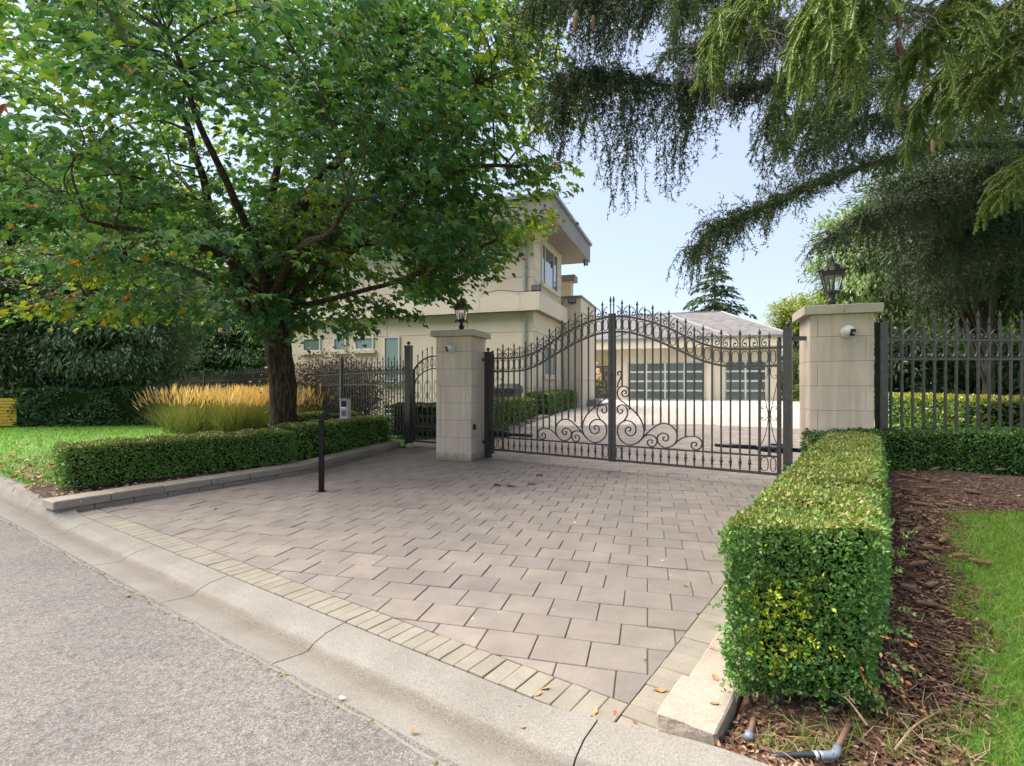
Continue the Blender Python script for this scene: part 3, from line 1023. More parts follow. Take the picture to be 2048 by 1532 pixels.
# -- white dome cameras and small sensor boxes on the pillars
def turret_camera(p, aim, label):
    T = empty('security_camera', p, -TH, label, 'camera', 'security cameras on the pillars')
    T.scale = (1.6, 1.6, 1.6)
    mb = MB()
    vs = [(.058, 0), (.058, .018), (.05, .032), (.04, .04)]
    MB().lathe(vs, 16).build('mount', 'white_plastic', T, True, rot=(R(90), 0, 0))
    s_ = MB().sphere((0, 0, 0), .048, 14, 8).build('housing', 'white_plastic', T, True, loc=(0, -.062, 0))
    f_ = MB().bevel_box(-.030, .030, -.02, .02, 0, .022, .006).build('lens_face', 'black_plastic', s_)
    d = Vector(aim).normalized()
    f_.location = d * .034
    f_.rotation_euler = d.to_track_quat('Z', 'X').to_euler()
    l_ = MB().lathe([(.008, 0), (.008, .004)], 10).build('lens', 'white_plastic', s_, loc=d * .0565)
    l_.rotation_euler = d.to_track_quat('Z', 'X').to_euler()
def on_pillar_front(c, dx, z):
    p = c + UV * dx - VV * .387
    return (p[0], p[1], z)
turret_camera(on_pillar_front(PLC, -.04, 2.26), (-.5, -.75, -.35), 'small white dome camera on the left gate pillar')
turret_camera(on_pillar_front(PRC, .07, 2.25), (.35, -.85, -.35), 'small white dome camera on the right gate pillar')
def sensor(c, dy, z, sgn, label):
    p = c + UV * sgn * .387 + VV * dy
    o = MB().bevel_box(-.03, .03, -.028, .028, -.055, .055, .006).build('sensor_box', 'black_plastic', None, loc=(p[0] + UV[0] * .02 * sgn, p[1] + UV[1] * .02 * sgn, z), rot=(0, 0, -TH))
    tag(o, label, 'sensor', 'gate safety sensors')
sensor(PLC, -.27, .68, 1, 'tiny black sensor box on the side of the left gate pillar')
sensor(PRC, -.17, .62, -1, 'tiny black sensor box on the side of the right gate pillar')

# ================================================================== DOUBLE IRON GATE
LEN = float(np.linalg.norm(G_C - G_R))
GD = (G_C - G_R) / LEN
def c8(cx, cy):
    """point of the enlarged right leaf -> (distance from hinge, height)"""
    x, y = 1210 + cx * .235, 600 + cy * .235
    k = (x - CX) / FPX
    s_ = (G_R[0] - k * G_R[1]) / (k * GD[1] - GD[0])
    Z = G_R[1] + GD[1] * s_
    return s_, EYE - (y - HY) / FPX * Z
def c8p(l): return [(lambda q: Vector((q[0], 0, q[1])))(c8(*p)) for p in l]
def interp(l, x):
    l = sorted(l)
    if x <= l[0][0]: return l[0][1]
    for (x0, y0), (x1, y1) in zip(l[:-1], l[1:]):
        if x <= x1: return lerp(y0, y1, (x - x0) / (x1 - x0))
    return l[-1][1]
top_pts = c8p([(1480, 407), (1400, 409), (1300, 413), (1200, 418), (1100, 418), (1030, 414), (960, 404), (830, 372), (700, 316), (560, 247), (400, 188), (250, 152), (165, 143), (95, 140)])
low_pts = c8p([(1480, 557), (1400, 560), (1300, 564), (1200, 567), (1100, 566), (1030, 562), (960, 551), (830, 516), (700, 460), (560, 396), (400, 330), (250, 285), (165, 272), (95, 270)])
TOPC = [(p.x, p.z) for p in curve(top_pts, 4)]
LOWC = [(p.x, p.z) for p in curve(low_pts, 4)]
Z_BOT, Z_SEC = .195, .447
SP = (LEN - .05 - .268) / 17.0
XS = [.268 + SP * k for k in range(17)]              # pickets; XS[0] is the inner stile
def ztop(x): return interp(TOPC, x)
def zlow(x): return interp(LOWC, x)

def spear(mb, x, z, h=.115, w=.021):
    mb.lathe([(.010, z), (.015, z + .008), (.015, z + .018), (.008, z + .026), (w * .75, z + h * .34), (w, z + h * .46), (w * .55, z + h * .72), (.0015, z + h)], 6, (x, 0, 0), sy=.75)
def spear_mesh(h, w=.021):
    mb = MB(); spear(mb, 0, 0, h, w); return mb.mesh('finial', 'iron')
SPEAR = spear_mesh(.125, .024)
BAL = MB().lathe([(.011, -.11), (.011, -.065), (.016, -.06), (.021, -.048), (.011, -.036), (.022, -.02), (.026, 0), (.022, .02), (.011, .036), (.021, .048), (.016, .06), (.011, .065), (.011, .11)], 8).mesh('baluster', 'iron', True)
def ring_mesh(w, h, r=.0075):
    pts = []
    for k in range(20):
        a = 2 * math.pi * k / 20
        cx_, sx_ = math.cos(a), math.sin(a)
        pts.append((w * math.copysign(abs(cx_) ** .75, cx_), 0, h * math.copysign(abs(sx_) ** .75, sx_)))
    return MB().tube(pts, r, 5, True, 1.5).mesh('ring', 'iron', True)
def cscroll_mesh(flip=1, h=.17, w=.095):
    """a C scroll rising between two pickets and curling in over a small leaf"""
    pts = [(.92, 1.0), (.52, .86), (.18, .60), (.08, .32), (.22, .10), (.48, .04), (.70, .16), (.74, .34), (.60, .45), (.46, .38)]
    P = [((a - .5) * w * flip, 0, b_ * h) for a, b_ in pts]
    mb = MB().tube(curve(P, 3), [.0078] * 28, 5, False, 1.4)
    e = P[-1]
    mb.lathe([(.003, -.018), (.014, -.006), (.016, .006), (.004, .018)], 6, e)
    return mb.mesh('top_scroll', 'iron', True)
CS = {1: cscroll_mesh(1), -1: cscroll_mesh(-1)}

SCROLLS = {
 'big_scroll': [(168, 797), (180, 792), (178, 775), (160, 770), (143, 785), (147, 810), (170, 823), (195, 812), (206, 785), (195, 752), (165, 733), (130, 740), (107, 772), (108, 815), (130, 850), (180, 890), (240, 940), (290, 995), (322, 1060), (332, 1120), (320, 1165), (285, 1208), (225, 1232), (160, 1215), (117, 1165), (106, 1110), (120, 1060), (165, 1028), (215, 1033), (252, 1065), (263, 1105), (248, 1142), (215, 1156), (182, 1138), (172, 1108), (188, 1084), (212, 1086), (219, 1106), (204, 1117)],
 'upper_curl': [(120, 640), (108, 632), (112, 612), (130, 608), (139, 632), (132, 665), (114, 700), (106, 745)],
 'side_curl': [(140, 930), (150, 942), (140, 962), (118, 962), (106, 940), (110, 908), (140, 891), (175, 905), (192, 945), (185, 990), (158, 1033)],
 'wave_scroll': [(300, 1195), (350, 1140), (420, 1080), (480, 1050), (540, 1056), (590, 1095), (612, 1140), (610, 1190), (580, 1235), (520, 1257), (470, 1235), (445, 1195), (452, 1155), (490, 1132), (528, 1145), (540, 1172), (522, 1200), (497, 1192), (494, 1172), (510, 1165)],
 'small_scroll': [(290, 1203), (340, 1157), (385, 1147), (425, 1165), (442, 1200), (425, 1238), (390, 1247), (363, 1225), (367, 1195), (392, 1189), (405, 1205), (394, 1218)],
 'end_scroll': [(590, 1228), (640, 1185), (700, 1160), (760, 1160), (805, 1180), (825, 1215), (815, 1255), (780, 1275), (745, 1262), (733, 1235), (745, 1212), (770, 1212), (780, 1230), (766, 1243)],
}
PBOT = {16: 735, 15: 935, 14: 985, 13: 1115, 12: 1068, 11: 1050, 10: 1062, 9: 1185, 8: 1160, 7: 1160}

def build_leaf(label):
    L = empty('gate_leaf', (0, 0, 0), 0, label, 'gate', 'double driveway gate')
    I = 'iron'
    MB().box(-.028, .028, -.028, .028, .10, 2.16).build('hinge_stile', I, L)
    MB().lathe([(.034, 2.16), (.034, 2.18), (.02, 2.19), (.03, 2.21), (.03, 2.225), (.004, 2.235)], 8).build('stile_cap', I, L)
    MB().box(LEN - .062, LEN - .006, -.03, .03, .155, 2.79).build('meeting_stile', I, L)
    MB().lathe([(.012, 2.79), (.012, 2.94), (.018, 2.945), (.018, 2.96), (.008, 2.97), (.022, 3.02), (.018, 3.05), (.002, 3.11)], 6, (LEN - .03, 0, 0), sy=.75).build('finial', I, L)
    MB().box(.029, LEN - .063, -.02, .02, .165, .205).build('bottom_rail', I, L)
    MB().box(.029, LEN - .063, -.0165, .0165, Z_SEC - .014, Z_SEC + .014).build('lower_rail', I, L)
    for nm, C_ in (('top_rail', TOPC), ('inner_rail', LOWC)):
        pts = [(x, 0, z) for x, z in C_ if .03 < x < LEN - .064]
        pts = [(.029, 0, interp(C_, .03))] + pts[::-1] if pts[0][0] > pts[-1][0] else [(.029, 0, interp(C_, .03))] + pts
        pts.append((LEN - .063, 0, interp(C_, LEN - .063)))
        MB().tube(pts, .024, 4, False, 1.0).build(nm, I, L)
    MB().box(.268 - .018, .268 + .018, -.018, .018, .206, ztop(.268) - .02).build('inner_stile', I, L)
    MB().box(XS[16] - .012, XS[16] + .012, -.012, .012, .206, Z_SEC - .015).build('short_stile', I, L)
    full = [.134] + XS
    for i, x in enumerate(full):
        k = i - 1
        zt = ztop(x)
        tip = .185 if (i % 2) else .115
        if k == 0:
            z0 = zt + .018
        elif k == -1:
            z0 = Z_SEC + .014
        elif k in PBOT:
            z0 = c8(0, 0)[1]
            Z = G_R[1] + GD[1] * x
            z0 = EYE - (600 + PBOT[k] * .235 - HY) / FPX * Z
        else:
            z0 = Z_SEC + .014
        pk = MB().box(-.012, .012, -.012, .012, z0, zt + tip).build('picket', I, L, loc=(x, 0, 0))
        obj('finial', SPEAR, pk, (0, 0, zt + tip - .004))
    for i in range(1, 16):
        obj('baluster', BAL, L, (XS[i], 0, .318))
    ends = [0.029, .134] + XS + [LEN - .063]
    for a, b_ in zip(ends[:-1], ends[1:]):
        xm = (a + b_) / 2
        zt, zl = ztop(xm) - .024, zlow(xm) + .024
        obj('ring', ring_mesh((b_ - a) / 2 - .018, (zt - zl) / 2 - .012), L, (xm, 0, (zt + zl) / 2))
    for j, (a, b_) in enumerate(zip(ends[1:-1], ends[2:])):
        xm = (a + b_) / 2
        sl = (ztop(b_) - ztop(a)) / (b_ - a)
        o = obj('top_scroll', CS[1 if j % 2 else -1], L, (xm, 0, ztop(xm) + .022 + abs(sl) * .02))
    for a, b_ in ((.029, .134), (.134, .268), (XS[16], LEN - .063)):
        obj('ring', ring_mesh((b_ - a) / 2 - .016, (Z_SEC - .206) / 2 - .02), L, ((a + b_) / 2, 0, (Z_SEC + .206) / 2 - .002))
    for nm, pts in SCROLLS.items():
        MB().tube(curve(c8p(pts), 4), .0135, 5, False, 1.2).build(nm, I, L, True)
    # narrow end panel
    for sgn in (-1, 1):
        def mx(l): return [Vector(((.134 + sgn * a), 0, b_)) for a, b_ in l]
        MB().tube(curve(mx([(.112, 1.60), (.075, 1.40), (.022, 1.12), (.018, .98), (.06, .75), (.112, .62)]), 4), .006, 5, False, 1.4).build('bowed_bar', I, L, True)
        for zc in (1.72, 1.09):
            MB().tube(curve(mx([(.075, zc + .055), (.09, zc + .075), (.105, zc + .06), (.098, zc + .10), (.06, zc + .105), (.022, zc + .05), (.018, zc), (.022, zc - .05), (.06, zc - .105), (.098, zc - .10), (.105, zc - .06), (.09, zc - .075), (.075, zc - .055)]), 3), .005, 5, False, 1.4).build('panel_scroll', I, L, True)
        MB().tube(curve(mx([(.02, .46), (.022, .52), (.05, .575), (.09, .58), (.106, .55), (.09, .53), (.075, .545)]), 3), .005, 5, False, 1.4).build('panel_scroll', I, L, True)
    return L
leaf_r = build_leaf('right leaf of the dark iron driveway gate with scrolls and spear finials')
leaf_l = copy_tree(leaf_r)
leaf_l['label'] = 'left leaf of the dark iron driveway gate, hinged beside the left pillar'
leaf_r.location = (G_R[0], G_R[1], 0); leaf_r.rotation_euler.z = math.atan2(GD[1], GD[0])
leaf_l.location = (G_L[0], G_L[1], 0); leaf_l.rotation_euler.z = math.atan2(-GD[1], -GD[0])

# -- square steel posts that carry the leaves
def hinge_post(p, ztop_, label, bdir, blen, w=.058):
    P = empty('gate_post', (p[0], p[1], 0), math.atan2(GD[1], GD[0]), label, 'post', 'square steel gate posts')
    MB().box(-w, w, -w, w, -.05, ztop_).build('shaft', 'iron', P)
    MB().box(-w - .007, w + .007, -w - .007, w + .007, ztop_, ztop_ + .022).build('cap', 'iron', P)
    MB().lathe([(.02, 0), (.014, .012), (.028, .03), (.036, .055), (.028, .08), (.004, .09)], 12, (0, 0, ztop_ + .022)).build('ball', 'iron', P, True)
    for z in (ztop_ - .14, .33):
        mb = MB().box(-.004, blen, -.03, .03, z - .03, z + .03)
        o = mb.build('bracket', 'iron', P)
        o.rotation_euler.z = bdir - math.atan2(GD[1], GD[0])
    return P
ua = math.atan2(UV[1], UV[0])
pr = G_R - GD * .115
pl = G_L + GD * .115
hinge_post(pr, 2.335, 'square steel post carrying the right gate leaf beside the right pillar', ua, .26)
hinge_post(pl, 2.19, 'square steel post carrying the left gate leaf beside the left pillar', ua + math.pi, .22)
for p, dz, q in ((pr, 2.13, G_R), (pl, 2.10, G_L)):
    pass

# -- gate opener arms behind the leaves
def opener(base, direc, length, z, label):
    ang = math.atan2(direc[1], direc[0])
    O = empty('gate_opener', (base[0], base[1], z), ang, label, 'gate opener', 'gate opener arms')
    MB().lathe([(.045, 0), (.062, .03), (.066, .10), (.062, .38), (.05, .46), (.036, .5)], 12).build('motor_housing', 'black_plastic', O, True, rot=(0, R(90), 0))
    MB().lathe([(.034, .46), (.034, length - .12), (.03, length - .02), (.012, length)], 10).build('arm_tube', 'black_plastic', O, True, rot=(0, R(90), 0))
    MB().box(-.02, .28, -.03, .03, .058, .078).build('release_cover', 'black_plastic', O)
    MB().box(-.14, .02, -.012, .012, -.03, .03).build('bracket', 'iron_dark', O)
    return O
off = NV * .16
opener(pr + off - GD * .03, GD + NV * .03, 1.12, .545, 'black gate opener arm behind the right gate leaf')
opener(pl + off + GD * .03, -GD + NV * .03, 1.02, .50, 'black gate opener arm behind the left gate leaf')
cb = MB().tube(curve([(*(pr + off - GD * .02), .5), (*(pr + off + GD * .03), .32), (*(pr + off + GD * .06), .15), (*(pr + off), .03), (*(pr + off - GD * .1), .01)], 5), .008, 6).build('opener_cable', 'hose_black', None, True)
tag(cb, 'thin black cable hanging from the right gate opener', 'cable')

# ================================================================== IRON FENCES
def picket_mesh(z0, z1, w, h=.14):
    mb = MB().box(-w, w, -w, w, z0, z1)
    spear(mb, 0, z1 - .004, h, .024)
    return mb.mesh('picket', 'iron')

def fence(posts, zb, z_low, z_up, z_tip, spacing, label, detail, bw=.011, post_h=None, end_posts=True, post_w=.045, picket_base=.06):
    """iron fence through the given post positions (x, y, ground z)"""
    F = empty('iron_fence', (posts[0][0], posts[0][1], posts[0][2]), 0, label, 'fence', 'iron fences')
    o0 = Vector(posts[0])
    pm = {}
    ringm = ring_mesh(spacing / 2 - .012, (z_up - z_low) / 2 - .026, .010 if spacing > .12 else .0075)
    for i, p in enumerate(posts):
        if i in (detail.get('no_post') or ()): continue
        d = Vector(p) - o0
        ph = post_h
        MB().box(-post_w, post_w, -post_w, post_w, -.05, ph).box(-post_w - .006, post_w + .006, -post_w - .006, post_w + .006, ph, ph + .02).build('post', 'iron', F, loc=d, rot=(0, 0, math.atan2(posts[1][1] - posts[0][1], posts[1][0] - posts[0][0])))
        MB().sphere((0, 0, ph + .058), .035, 10, 6).build('post_ball', 'iron', F, True, loc=d)
    for i, (a, b_) in enumerate(zip(posts[:-1], posts[1:])):
        a, b_ = Vector(a), Vector(b_)
        L_ = (b_ - a).to_2d().length
        ang = math.atan2((b_ - a).y, (b_ - a).x)
        dz = (b_.z - a.z) / L_
        rails = (('top_rail', z_up), ('middle_rail', z_low), ('bottom_rail', zb))
        for nm, z in rails:
            MB().tube([(post_w, 0, z), (L_ - post_w, 0, z + dz * L_)], .022, 4).build(nm, 'iron', F, loc=a - o0, rot=(0, 0, ang))
        n = int((L_ - 2 * post_w) / spacing)
        sp = (L_ - 2 * post_w) / n
        far = i in detail.get('far', ())
        mbf = MB()
        for k in range(n):
            x = post_w + sp * (k + .5)
            z = dz * x
            short = k % 2
            tip = z_tip - .15 - (.10 if short else 0)
            if far:
                mbf.box(x - bw, x + bw, -bw, bw, zb + z, tip + z)
                mbf.lathe([(.008, 0), (.022, .05), (.001, .14)], 4, (x, 0, tip + z))
                if k % 2 == 0:
                    mbf.tube([(x + sp / 2 + (sp / 2 - .012) * math.cos(q), 0, (z_up + z_low) / 2 + z + ((z_up - z_low) / 2 - .03) * math.sin(q)) for q in np.linspace(0, 2 * math.pi, 9)[:-1]], .007, 4, True)
            else:
                key = short
                if key not in pm: pm[key] = picket_mesh(zb, tip, bw)
                rot_ = Vector((math.cos(ang), math.sin(ang), 0)) * x
                obj('picket', pm[key], F, a - o0 + rot_ + Vector((0, 0, z)), (0, 0, ang))
                if k < n - 1:
                    rot_ = Vector((math.cos(ang), math.sin(ang), 0)) * (x + sp / 2)
                    obj('ring', ringm, F, a - o0 + rot_ + Vector((0, 0, z + (z_up + z_low) / 2)), (0, 0, ang))
                    obj('top_scroll', CS[1 if k % 2 else -1], F, a - o0 + rot_ + Vector((0, 0, z + z_up + .02)), (0, 0, ang), (spacing / .142, 1, .85))
        if far:
            o = mbf.build('picket_run', 'iron', F, loc=a - o0, rot=(0, 0, ang))
            tag(o, kind='stuff')
    return F

# right of the right pillar: nearly square to the view
rp = PRC + UV * .387
f0 = np.array([rp[0] + .085, rp[1] + .12])
FZ = 7.42
zf = lambda y: EYE - (y - HY) / FPX * FZ
f0 = np.array([(1763 - CX) / FPX * FZ, FZ])
fence([(f0[0], f0[1], 0), (f0[0] + 2.45, f0[1] + .03, 0)], .5, zf(718), zf(680), zf(618), .152, 'dark iron fence with spear pickets to the right of the right pillar', {}, bw=.0135, post_h=zf(648), post_w=.055)
# left of the side gate, running back to the left behind the maple
LP = [(-2.55, 13.0, .02), (-4.74, 14.6, .0), (-7.45, 17.25, -.06), (-10.2, 20.0, -.10), (-13.0, 22.2, -.10), (-15.75, 24.9, -.12), (-18.6, 27.4, -.12)]
fence(LP, .16, 1.53, 1.83, 2.27, .105, 'long iron fence running back to the left behind the maple trunk and tall grass', {'far': (2, 3, 4, 5), 'no_post': (0,)}, bw=.010, post_h=2.22)

# -- side gate between the left fence and the left pillar
sp_ = empty('side_gate_post', (-2.56, 13.0, 0), R(-20), 'tall square steel post with ball top beside the small side gate', 'post')
MB().box(-.075, .075, -.075, .075, -.05, 2.47).box(-.085, .085, -.085, .085, 2.47, 2.5).build('shaft', 'iron', sp_)
MB().sphere((0, 0, 2.56), .045, 12, 8).build('ball', 'iron', sp_, True)
SG0 = np.array([-2.44, 12.97]); SG1 = np.array([-1.30, 12.35])
sgl = float(np.linalg.norm(SG1 - SG0)); sga = math.atan2(SG1[1] - SG0[1], SG1[0] - SG0[0])
SGT = empty('side_gate', (SG0[0], SG0[1], 0), sga, 'small arched iron garden gate with scrolls, half hidden by the left pillar', 'gate')
def arch(x, z0, z1): return z0 + (z1 - z0) * math.sin(math.pi * min(1, max(0, (x - .02) / (sgl - .04)))) ** .6
MB().box(0, .05, -.02, .02, .12, 1.92).build('stile', 'iron', SGT)
MB().box(sgl - .05, sgl, -.02, .02, .12, 1.92).build('stile', 'iron', SGT)
for z in (.14, .50):
    MB().box(.05, sgl - .05, -.016, .016, z - .018, z + .018).build('rail', 'iron', SGT)
MB().tube([(x, 0, arch(x, 1.85, 2.22)) for x in np.linspace(.03, sgl - .03, 26)], .022, 4).build('top_arch', 'iron', SGT)
MB().tube([(x, 0, arch(x - .0, 1.52, 1.92)) for x in np.linspace(.05, sgl - .05, 26)], .018, 4).build('inner_arch', 'iron', SGT)
nsg = 9
for k in range(1, nsg):
    x = sgl * k / nsg
    pk = MB().box(-.008, .008, -.008, .008, .16, arch(x, 1.85, 2.22) + .14).build('picket', 'iron', SGT, loc=(x, 0, 0))
    obj('finial', SPEAR, pk, (0, 0, arch(x, 1.85, 2.22) + .136))
def cpair(zc, h, w, x):
    P = [(.28, .86), (.10, .80), (.18, .98), (.48, 1.0), (.82, .74), (.88, .5), (.82, .26), (.48, 0), (.18, .02), (.10, .20), (.28, .14)]
    for sg in (-1, 1):
        MB().tube(curve([(x + sg * w * a_, 0, zc + (b_ - .5) * h) for a_, b_ in P], 3), .006, 5, False, 1.4).build('scroll', 'iron', SGT, True)
for k in range(0, nsg):
    x = sgl * (k + .5) / nsg
    cpair(.32, .26, .055, x)
    cpair(.66, .24, .055, x)
for k in range(1, nsg, 1):
    x = sgl * k / nsg
    cpair(arch(x, 1.70, 2.07), .20, .055, x)
for k in range(1, nsg, 2):
    x = sgl * k / nsg
    cpair(1.45, .34, .10, x)
    cpair(1.12, .26, .10, x)
rk = MB().sphere((0, 0, 0), .11, 9, 6, .7)
rk.v = [tuple(Vector(p) * (1 + .25 * mnoise.noise(Vector(p) * 14))) for p in rk.v]
tag(rk.build('rock', 'rock', None, True, loc=(-2.46, 12.62, .05)), 'small pale rock at the foot of the side gate post', 'rock')

# ================================================================== HOUSE
HO = np.array([.78, 19.0])
GO = np.array([7.73, 35.0])
def hit(x, y, org, along, off=0.0):
    """where the line of sight through a photo point meets a wall; returns (distance along the wall, height)"""
    nrm_ = VV if along == 'front' else UV
    dx, dz = (x - CX) / FPX, -(y - HY) / FPX
    t = (float(nrm_ @ org) + off) / (nrm_[0] * dx + nrm_[1])
    p = np.array([dx * t, t]) - org
    return float((UV if along == 'front' else VV) @ p), EYE + dz * t
HS = empty('house', (HO[0], HO[1], 0), -TH, 'two storey cream stucco house with flat overhanging roof behind the gate', 'house')

def wall_rows(org_parent, x0, x1, zs, cuts, axis='x', face=0.0, mat='stucco', th=.06, name='wall_panel', sgn=-1):
    """panels of a scored wall: rows zs, upright cuts, standing proud of the core; axis x faces -y, axis y faces +x"""
    xs = [x0] + [c for c in sorted(cuts) if x0 < c < x1] + [x1]
    for za, zb in zip(zs[:-1], zs[1:]):
        for a, b_ in zip(xs[:-1], xs[1:]):
            g = .008
            if axis == 'x':
                MB().bevel_box(a + g, b_ - g, face - th, face, za + g, zb - g, .004).build(name, mat, org_parent)
            else:
                MB().bevel_box(face, face + th, a + g, b_ - g, za + g, zb - g, .004).build(name, mat, org_parent)

T_ = .05
# core, then proud panels (front plane y=0, side plane x=0)
MB().box(-11.3, -.055, .055, 4.25, 0, 7.26).build('wall_core', 'stucco', HS)
fr = lambda x, y: hit(x, y, HO, 'front')
sd = lambda x, y: hit(x, y, HO, 'side')
wall_rows(HS, -11.3, 0.0, [.15, 1.42, 3.48, 4.25], [-2.6, -6.1, -9.7], 'x', .055, th=.055)
wall_rows(HS, -11.3, 0.0, [4.2, 5.47, 7.25], [-3.4, -7.2], 'x', .055, th=.055)
wall_rows(HS, .056, 4.3, [.15, 1.42, 3.48, 4.25], [2.2], 'y', -.055, th=.055)
wall_rows(HS, .056, 4.3, [4.2, 4.9, 5.33, 5.78, 6.22, 6.65, 7.25], [], 'y', -.055, th=.055)
# band of pale panels between the storeys
for a, b_ in [(-11.3, -9.6), (-9.6, -6.9), (-6.9, -4.35), (-4.35, -2.0), (-2.0, -.42), (-.42, .30)]:
    MB().bevel_box(a + .004, b_ - .004, -.30, -.26, 4.21, 4.86, .003).build('band_panel', 'band_panel', HS)
    for xs_ in (a + .09, b_ - .09):
        for z in (4.27, 4.80):
            MB().lathe([(.014, 0), (.014, .008), (.004, .012)], 6).build('bolt', 'iron_dark', HS, loc=(xs_, -.30, z), rot=(R(90), 0, 0))
for a, b_ in [(-.30, .55), (.55, 1.3), (1.3, 2.05), (2.05, 2.9), (2.9, 4.2)]:
    MB().bevel_box(.262, .30, a + (.042 if a < 0 else .004), b_ - .004, 4.21, 4.86, .003).build('band_panel', 'band_panel', HS)
MB().box(-11.3, .26, -.258, 0, 4.23, 4.84).build('band_core', 'soffit_board', HS)
MB().box(.002, .26, 0, 4.2, 4.23, 4.84).build('band_core', 'soffit_board', HS)
# roof: deep flat overhang, boarded fascia, gutter
RX0, RX1, RY0, RY1 = -12.2, .95, -.86, 6.05
MB().box(RX0 + .03, RX1 - .03, RY0 + .03, RY1 - .03, 7.26, 7.3).build('soffit', 'soffit_board', HS)
rf = MB().add([(RX0, RY0, 8.1), (RX1, RY0, 8.1), (RX1, RY1, 8.1), (RX0, RY1, 8.1), (RX0 + 3, 2.2, 8.5), (RX1 - 3, 2.2, 8.5), (RX0, RY0, 8.05), (RX1, RY0, 8.05), (RX1, RY1, 8.05), (RX0, RY1, 8.05)],
              [(0, 1, 5, 4), (1, 2, 5), (2, 3, 4, 5), (3, 0, 4), (0, 6, 7, 1), (1, 7, 8, 2), (2, 8, 9, 3), (3, 9, 6, 0), (6, 9, 8, 7)]).build('roof', 'shingle', HS)
k = 0
y = RY0
while y < RY1 - .01:
    w_ = min(.3, RY1 - y)
    MB().bevel_box(RX1 - .03, RX1, y + .003, y + w_ - .003, 7.24, 8.02, .003).build('fascia_board', 'soffit_board', HS)
    y += w_
x = RX1 - .034
while x > -3.2:
    MB().bevel_box(x - .297, x - .003, RY0, RY0 + .03, 7.24, 8.02, .003).build('fascia_board', 'soffit_board', HS)
    x -= .3
MB().box(RX0, x, RY0, RY0 + .03, 7.24, 8.02).build('fascia', 'soffit_board', HS)
MB().box(RX0, RX1, RY1 - .03, RY1, 7.24, 8.02).build('fascia', 'soffit_board', HS)
MB().box(RX0, RX0 + .03, RY0, RY1, 7.24, 8.02).build('fascia', 'soffit_board', HS)
MB().box(RX1 + .001, RX1 + .09, RY0 - .09, RY1 + .05, 8.0, 8.115).build('gutter', 'grey_metal', HS)
MB().box(RX0, RX1, RY0 - .09, RY0 - .001, 8.0, 8.115).build('gutter', 'grey_metal', HS)

def window(x0, x1, z0, z1, plane, parent, mull=(), bars=(), glass='window_glass', sill=True, fw=.05, off=0.0):
    """frame proud of the wall, pane set back inside it; plane 'x' faces the street, 'y' faces the drive"""
    def bx(a, b_, c, d, e, f):
        return MB().box(a, b_, c, d, e, f) if plane == 'x' else MB().box(off - d, off - c, a, b_, e, f)
    o_ = off if plane == 'x' else 0
    pane = bx(x0 + fw, x1 - fw, o_ - .022, o_ - .004, z0 + fw, z1 - fw).build('window', glass, parent)
    for (a, b_, e, f) in ((x0, x1, z0, z0 + fw), (x0, x1, z1 - fw, z1), (x0, x0 + fw, z0 + fw, z1 - fw), (x1 - fw, x1, z0 + fw, z1 - fw)):
        bx(a, b_, o_ - .06, o_ - .001, e, f).build('frame', 'window_frame', pane)
    for m_ in mull:
        bx(m_ - fw * .5, m_ + fw * .5, o_ - .052, o_ - .002, z0 + fw, z1 - fw).build('mullion', 'window_frame', pane)
    for m_ in bars:
        bx(x0 + fw, x1 - fw, o_ - .05, o_ - .003, m_ - fw * .4, m_ + fw * .4).build('mullion', 'window_frame', pane)
    if sill:
        bx(x0 - .1, x1 + .1, o_ - .13, o_ - .002, z0 - .13, z0 - .012).build('sill', 'stucco', pane)
    return pane
# upper side window over the drive
a0, zt = sd(1081.7, 483); a1, _ = sd(1113, 513)
zb = sd(1081.7, 566)[1]
window(a0, a1, zb, zt, 'y', HS, (lerp(a0, a1, .19), lerp(a0, a1, .74)), glass='window_glass', sill=True)
# lower side window behind the gate leaf
a0, zt = sd(1086, 690); a1, _ = sd(1111, 700); zb = sd(1098, 752)[1]
window(a0, a1, zb, zt, 'y', HS, (lerp(a0, a1, .62),), glass='curtain_glass')
# front windows seen under the maple
for (xa, xb, ya, yb) in ((607, 642, 677, 703), (668, 693, 676, 702), (711, 748, 675, 700)):
    a0, zt = fr(xa, ya); a1, _ = fr(xb, ya); zb = fr((xa + xb) / 2, yb)[1]
    window(a0, a1, zb, zt, 'x', HS, (), glass='curtain_glass', sill=True)
a0, zt = fr(769, 674); a1, _ = fr(800, 674); zb = fr(785, 764)[1]
window(a0, a1, zb, zt, 'x', HS, (), (lerp(zb, zt, .27),), glass='curtain_glass')
a0, zt = fr(768, 807); a1, _ = fr(801, 807); zb = fr(785, 829)[1]
window(a0, a1, zb, zt, 'x', HS, (lerp(a0, a1, .33), lerp(a0, a1, .66)), (lerp(zb, zt, .5),), glass='dark_glass', sill=False)
# downpipe, floodlights, cable, vent
dx_, _ = fr(1049.5, 560)
MB().box(dx_ - .045, dx_ + .045, -.075, -.002, 4.87, 7.25).build('downpipe', 'galvanised', HS)
MB().box(dx_ - .045, dx_ + .045, -.075, -.002, .3, 4.2).build('downpipe', 'galvanised', HS)
def floodlight(p, rz, label):
    F = empty('floodlight', p, rz, label, 'floodlight', 'floodlights on the house')
    MB().bevel_box(-.17, .17, -.03, .03, -.12, .12, .012).build('housing', 'black_plastic', F)
    MB().box(-.145, .145, -.036, -.031, -.085, .105).build('lens', 'grey_metal', F)
    MB().box(-.02, .02, .03, .09, -.16, -.02).build('bracket', 'black_plastic', F)
def hworld(lx, ly, z):
    p = HO + UV * lx + VV * ly
    return (p[0], p[1], z)
floodlight(hworld(.16, -.2, 5.0), -TH + .2, 'small black floodlight on the corner of the cream band below the upper window')
